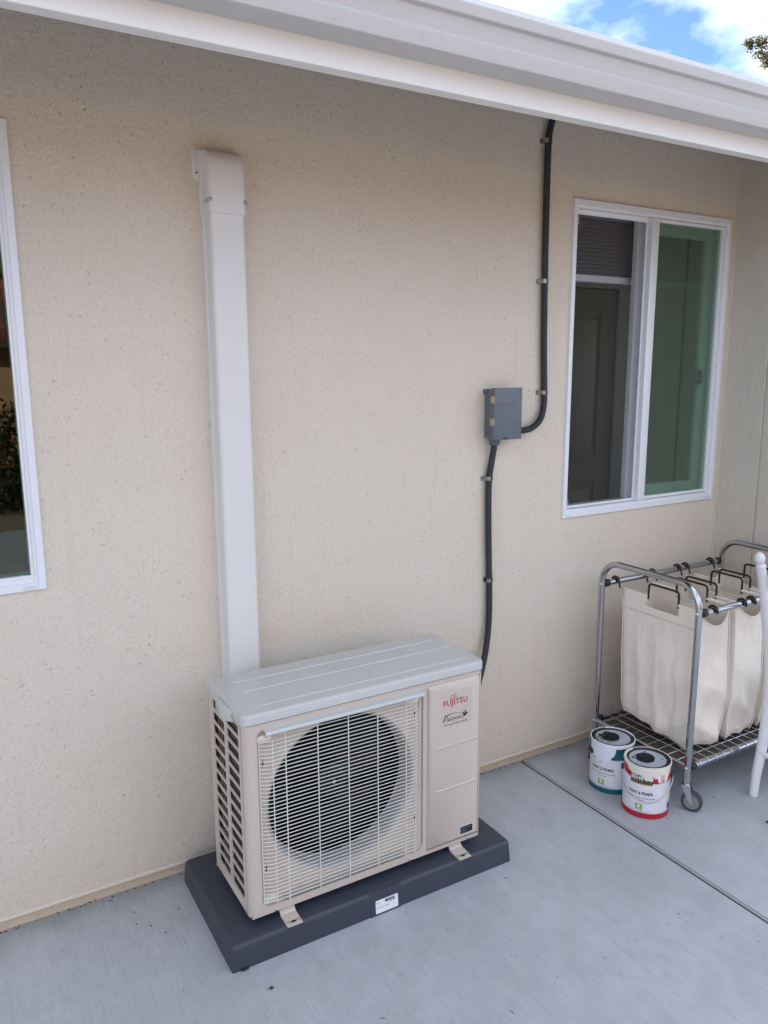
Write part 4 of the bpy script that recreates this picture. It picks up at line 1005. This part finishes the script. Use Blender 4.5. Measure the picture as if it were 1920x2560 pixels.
    pts = [pts[0]+Vector((0, 0, .006))-side*0]+pts+[pts[-1]+Vector((0, 0, .006))]
    tube(b, pts, .0016, 6); obj('bail_handle', b, 'zinc', t)
    return t, r
RC_ = (2.172, -.504, 0.0); TC_ = (2.187, -.320, 0.0)
t, r_ = paint_can('paint_can', 'paint can with a red band and cream paint spilled over its rim', RC_, 'red', (166, 292, .030), 3, -140)
f = wrap(RC_, r_+.0016)
b = NB(); rect(b, 180, 235, .132, .166, f, 12); obj('brand_plate', b, 'black', t)
f = wrap(RC_, r_+.0019)
def wtext(bm, s, a0, a1, z0, z1, fn, **k): add_text(bm, s, a0, a1, z0, z1, fn, **k)
b = NB(); wtext(b, 'BEHR', 182, 214, .1485, .1640, f, bold=.02); obj('brand_lettering', b, 'paper', t)
b = NB(); wtext(b, 'PREMIUM PLUS', 182, 233, .1395, .1465, f, bold=.01); rect(b, 181, 234.5, .1320, .1370, f, 10); obj('plate_lettering', b, 'gold', t)
f3 = wrap(RC_, r_+.0023); b = NB()
zz = [(209, .1665), (235.5, .1665), (235.5, .1500), (230, .1540), (226, .1490), (221, .1545), (216, .1530), (213, .1590)]
n0 = 10; cols_ = 24
for i in range(cols_):
    a = 210+25.5*i/cols_; a2 = 210+25.5*(i+1)/cols_
    h = lambda q: .1665-(.003+.0135*min(1, (q-210)/8)+.004*noise.noise(Vector((q*.6, 3, 0)))+.0022*noise.noise(Vector((q*2, 1, 0))))
    b.faces.new([b.verts.new(f3(u, v)) for u, v in ((a, h(a)), (a2, h(a2)), (a2, .1668), (a, .1668))])
obj('paint_smear', b, 'cream', t)
def label_print(t, C_, sh, extra=True):
    f = wrap(C_, r_+.0009)
    b = NB(); wtext(b, 'PAINT & PRIMER', 176+sh, 238+sh, .0915, .1030, f, bold=.02); obj('label_title', b, 'ink', t)
    b = NB(); wtext(b, 'DURABLE, LONG LASTING FINISH', 172+sh, 243+sh, .0762, .0815, f, bold=.02); obj('label_text', b, 'midink', t)
    b = NB(); wtext(b, 'LOW ODOR', 191+sh, 219+sh, .0665, .0712, f); obj('label_text', b, 'midink', t)
    b = NB(); rect(b, 176+sh, 236+sh, .0268, .0276, f, 10); rect(b, 200+sh, 226+sh, .0238, .0246, f, 5); obj('label_text', b, 'midink', t)
    b = NB(); rect(b, 196+sh, 213+sh, .0330, .0545, f, 5); obj('green_badge', b, 'green', t)
    f = wrap(C_, r_+.0013); b = NB(); b.faces.new([b.verts.new(f(204.5+sh+4.2*math.cos(a*.6283), .0470+.0055*math.sin(a*.6283))) for a in range(10)]); rect(b, 199+sh, 210+sh, .0370, .0385, f, 3); obj('badge_mark', b, 'paper', t)
label_print(t, RC_, 0)
f = wrap(RC_, r_+.0022)
b = NB(); b.faces.new([b.verts.new(f(262+15*math.cos(a*.2618), .158+.0215*math.sin(a*.2618))) for a in range(24)]); obj('round_sticker', b, 'paper', t)
f = wrap(RC_, r_+.0026)
b = NB()
for k in range(7):
    a_ = 254+random.uniform(-1, 2); z = .148+k*.0040; rect(b, a_, 268+random.uniform(-3, 1), z, z+.0016, f, 3)
obj('sticker_stamp', b, 'orangeink', t)
b = NB()
for k in range(8): rect(b, 255+k*1.7, 255.9+k*1.7, .1405, .1455, f)
f = wrap(RC_, r_+.0009); rect(b, 286, 298, .028, .052, f, 3)
obj('sticker_barcode', b, 'ink', t)
t, r_ = paint_can('paint_can', 'teal banded paint can with white paint run down it, behind the red banded can', TC_, 'teal', (150, 232, .062), 11, 70)
label_print(t, TC_, -8)
f = wrap(TC_, r_+.0014); b = NB(); zz_ = [(160, .1460), (178, .1360), (176, .1310), (171, .1330), (160, .1380)]
b.faces.new([b.verts.new(f(*p)) for p in zz_]); b.faces.new([b.verts.new(f(*p)) for p in ((188, .1310), (193, .1260), (197, .1250), (190, .1300))]); obj('label_remnant', b, 'ink', t)

# ================================================================== CHAIR
ch = thing('chair', 'white painted wooden chair seen only as one turned back post at the right edge', 'chair', (2.8, -.85, 0))
def post(y_, s_):
    pts = spline([(2.590, y_, .0), (2.598, y_, .09), (2.616, y_, .176), (2.630, y_, .29), (2.634, y_, .407), (2.622, y_, .524), (2.594, y_, .642), (2.562, y_, .757), (2.530, y_, .859), (2.514, y_, .908)], .012)
    b = NB(); N_ = len(pts)
    tube(b, pts, .017, 16, rf=lambda i, n: .0150+.0055*math.sin(math.pi*min(1, max(0, (i/n)*1.02)))**.7+(.0012 if i/n > .97 else 0)); obj('back_post', b, 'chairwhite', ch)
    b = NB(); top = pts[-1]; d = (pts[-1]-pts[-4]).normalized()
    prof_ = [(0, .0165), (.006, .0185), (.012, .0180), (.016, .0125), (.020, .0120), (.024, .0150), (.032, .0185), (.042, .0190), (.052, .0165), (.060, .0110), (.064, .004)]
    tube(b, [top+d*a_*.98 for a_, _ in prof_], .01, 18, rf=lambda i, n: prof_[i][1]*.95); obj('finial', b, 'chairwhite', ch)
post(-.66, 1); post(-1.06, -1)
b = NB(); box(b, 2.68, 3.02, -1.09, -.63, .425, .455, .010, 3); obj('seat', b, 'chairwhite', ch)
for y_ in (-.66, -1.06):
    b = NB(); tube(b, [(2.985, y_, .43), (2.99, y_, .2), (3.00, y_, 0)], .018, 14, rf=lambda i, n: (.019, .018, .012)[i]); obj('front_leg', b, 'chairwhite', ch)
    b = NB(); tube(b, [(2.606, y_, .145), (2.8, y_, .15), (2.99, y_, .155)], .010, 10, rf=lambda i, n: (.007, .012, .007)[i]); obj('stretcher', b, 'chairwhite', ch)
b = NB(); tube(b, [(2.610, -.66, .168), (2.610, -.86, .168), (2.610, -1.06, .168)], .010, 10, rf=lambda i, n: (.007, .012, .007)[i]); obj('stretcher', b, 'chairwhite', ch)
for z0_, hh, xx in ((.825, .055, 2.545), (.64, .045, 2.596)):
    b = NB(); P_ = [(xx-.028*math.sin(math.pi*i/12), -.66-.40*i/12) for i in range(13)]
    A = [(x, y_, z0_) for x, y_ in P_]; B2 = [(x-.012, y_, z0_+hh+.02*math.sin(math.pi*i/12)) for i, (x, y_) in enumerate(P_)]
    vA = [b.verts.new(p) for p in A]; vB = [b.verts.new(p) for p in B2]
    for i in range(12): b.faces.new((vA[i], vA[i+1], vB[i+1], vB[i]))
    bmesh.ops.solidify(b, geom=b.faces, thickness=.014); obj('back_slat', b, 'chairwhite', ch)

# ================================================================== SMALL LITTER
rnd = random.Random(5)
b = NB()
def bit(x, y_, L_, w_, a_, curl=.002):
    d = Vector((math.cos(a_), math.sin(a_), 0)); p = Vector((-d.y, d.x, 0)); o_ = Vector((x, y_, .0012))
    vs = [b.verts.new(q_) for q_ in (o_-d*L_, o_-p*w_+Vector((0, 0, curl)), o_+d*L_, o_+p*w_+Vector((0, 0, curl*.5)))]
    b.faces.new(vs)
for i in range(150):
    if i < 50: x, y_ = rnd.uniform(-.2, 3.0), -abs(rnd.gauss(0, .012))-.002
    elif i < 115: x, y_ = rnd.uniform(2.05, 3.1), rnd.uniform(-1.5, -.05)
    else: x, y_ = rnd.uniform(-.2, 2.6), rnd.uniform(-1.5, -.05)
    if .56 < x < 1.55 and y_ > -.51: continue
    if rnd.random() < .5: bit(x, y_, rnd.uniform(.002, .004), rnd.uniform(.001, .0025), rnd.uniform(0, 6.28))
    else: bit(x, y_, rnd.uniform(.005, .013), rnd.uniform(.0006, .0013), rnd.uniform(0, 6.28), .003)
for x, y_ in ((.395, -.17), (.43, -.20), (.52, -.17), (.46, -.25), (.40, -.115)): bit(x, y_, .004, .003, rnd.uniform(0, 6))
obj('leaf_litter', b, 'mulch', kind='stuff', label='scattered dry needles and leaf crumbs on the concrete', flat=True)
b = NB(); rnd = random.Random(9)
x = -.5
while x < 3.1:
    s_ = rnd.uniform(.001, .0032); r0 = bmesh.ops.create_icosphere(b, subdivisions=1, radius=s_)
    yy = -rnd.uniform(-.002, .008)
    for v in r0['verts']: v.co = Vector((v.co.x*rnd.uniform(.8, 2.2), v.co.y, v.co.z*.8))+Vector((x, yy, .0005))
    x += rnd.uniform(.004, .05)
obj('wall_foot_dirt', b, 'mulch', kind='stuff', label='crumbs of dirt lying along the foot of the wall', flat=True)
def pebble(x, y_, s_, lab):
    b = NB(); bmesh.ops.create_icosphere(b, subdivisions=2, radius=s_)
    for v in b.verts: v.co = Vector((v.co.x*1.2, v.co.y*.9, v.co.z*.6))*(1+.25*noise.noise(v.co*180)); v.co += Vector((x, y_, s_*.55))
    return obj('pebble', b, 'mulch', label=lab, cat='pebble')
pebble(.645, -.600, .0055, 'small brown crumb of soil on the concrete just in front of the pad corner')
pebble(2.47, -.80, .0065, 'flat grey pebble on the concrete between the caster and the chair leg')

# ================================================================== TREE AND NEIGHBOUR
def leaf_cloud(bm, c, rad, n, size, rnd, flat=.85):
    for i in range(n):
        d = Vector((rnd.gauss(0, 1), rnd.gauss(0, 1), rnd.gauss(0, 1))).normalized()*rad*rnd.random()**.35
        p = Vector(c)+Vector((d.x, d.y, d.z*flat)); q_ = Vector((rnd.gauss(0, 1), rnd.gauss(0, 1), rnd.gauss(0, 1)+.6)).normalized(); w_ = q_.orthogonal().normalized()
        s_ = size*rnd.uniform(.5, 1.3); bm.faces.new([bm.verts.new(v) for v in (p-w_*s_*.22, p+q_*s_, p+w_*s_*.22, p-q_*s_*.25)])
tr = thing('conifer_tree', 'olive green conifer whose sunlit branch ends show above the gutter at the right', 'tree', (13.6, 6.9, -.12))
b = NB(); tube(b, [(13.6, 6.9, -.12), (13.55, 6.85, 2.5), (13.5, 6.8, 5), (13.4, 6.7, 8)], .3, 12, rf=lambda i, n: (.32, .25, .18, .06)[i])
obj('trunk', b, 'bark', tr)
b = NB(); rnd = random.Random(21); tips = []
B0 = Vector((11.56, 6.06, 6.36))
vis = [((.30, -.22, .06), .17), ((.10, -.06, .12), .13), ((-.02, .00, .10), .11), ((.04, -.02, -.03), .12), ((.16, -.08, -.10), .14), ((.10, -.10, -.20), .11), ((.26, -.18, .25), .09), ((.20, -.16, .38), .05), ((-.135, .075, .085), .045), ((-.10, .055, .03), .04), ((.30, -.22, -.26), .10), ((.42, -.3, -.12), .2)]
for (o_, r0) in vis:
    p = B0+Vector(o_); tips.append(p)
    for k in range(max(4, int(r0*70))):
        q_ = p+Vector((rnd.gauss(0, 1), rnd.gauss(0, 1), rnd.gauss(0, 1))).normalized()*r0*rnd.random()**.5*.85
        leaf_cloud(b, q_, .055+.04*rnd.random(), 40, .050, rnd)
for k in range(150):
    a_ = rnd.uniform(0, 6.28); z = rnd.uniform(3.0, 8.6); rr = (1.75-.22*abs(z-5.5))*rnd.uniform(.45, 1)
    p = Vector((13.75+math.cos(a_)*rr, 6.55+math.sin(a_)*rr, z))
    v_ = p-CAM; # stay to the right of the visible gap
    if v_.dot(rt)/v_.dot(fw) < .515: continue
    leaf_cloud(b, p, .26, 60, .11, rnd)
obj('crown', b, 'leaf', tr, flat=True, keepnormals=True)
for i, p in enumerate(tips[:9]):
    b = NB(); mid = Vector((13.0, 6.5, 5.9+i*.12)); tube(b, [(13.45, 6.75, 5.4+.2*i), mid, p], .02, 6, rf=lambda j, n: (.04, .022, .006)[j]); obj('branch', b, 'bark', tr)

nh = thing('neighbour_building', 'low ochre building with a terracotta tile roof mirrored in the left window', 'building', (1, -9, 0))
b = NB(); box(b, -6, 8, -12.5, -9.0, -.12, 1.95); obj('wall', b, 'orangewall', nh)
b = NB(); box(b, -6.3, 8.3, -8.72, -8.68, 1.86, 2.02); obj('fascia', b, 'soffit', nh)
b = NB(); prism(b, [(-8.7, 2.02), (-10.7, 2.86), (-12.8, 2.02), (-12.8, 1.95), (-8.7, 1.95)], YZ, -6.3, 8.3); obj('roof_deck', b, 'shingle', nh)
tb = NB()
for k in range(2): pass
tube(tb, [(0, 0, 0), (0, -.34, .143)], .085, 8, rf=lambda i, n: (.095, .075)[i])
t0 = obj('roof_tile', tb, 'tile', nh); t0.location = (-1.2, -8.66, 2.02)
for i in range(5):
    for j in range(16):
        if i == j == 0: continue
        c_ = t0.copy(); COL.objects.link(c_); c_.location = (-1.2+j*.235, -8.66-i*.36, 2.02+i*.1512)
b = NB()
for i in range(6):
    for j in range(62):
        x = -6.2+j*.235
        if -1.3 < x < 2.5 and i < 5: continue
        y_ = -8.66-i*.36; z = 2.02+i*.1512; tube(b, [(x, y_, z), (x, y_-.34, z+.143)], .08, 6, rf=lambda q_, n: (.095, .075)[q_])
obj('far_roof_tiles', b, 'tile', nh, kind='stuff')
hg = NB(); rnd = random.Random(3)
for k in range(170): leaf_cloud(hg, (rnd.uniform(-9, 11), -14.5+rnd.uniform(-.8, .8), rnd.uniform(.3, 4.6)), .75, 42, .28, rnd)
obj('hedge', hg, 'leaf', label='tall green hedge behind the ochre building, seen only as a reflection', cat='hedge', flat=True, keepnormals=True)
hg = NB(); rnd = random.Random(13)  # shrubs added to darken the lower ochre wall in the pane's reflection
for k in range(150): leaf_cloud(hg, (rnd.uniform(-5, 8), -8.2+rnd.uniform(-.3, .3), rnd.uniform(.0, .95)), .42, 170, .075, rnd)
obj('hedge', hg, 'shrub', label='added low dark shrubs that darken the ochre wall in the window reflection', cat='hedge', flat=True, keepnormals=True)
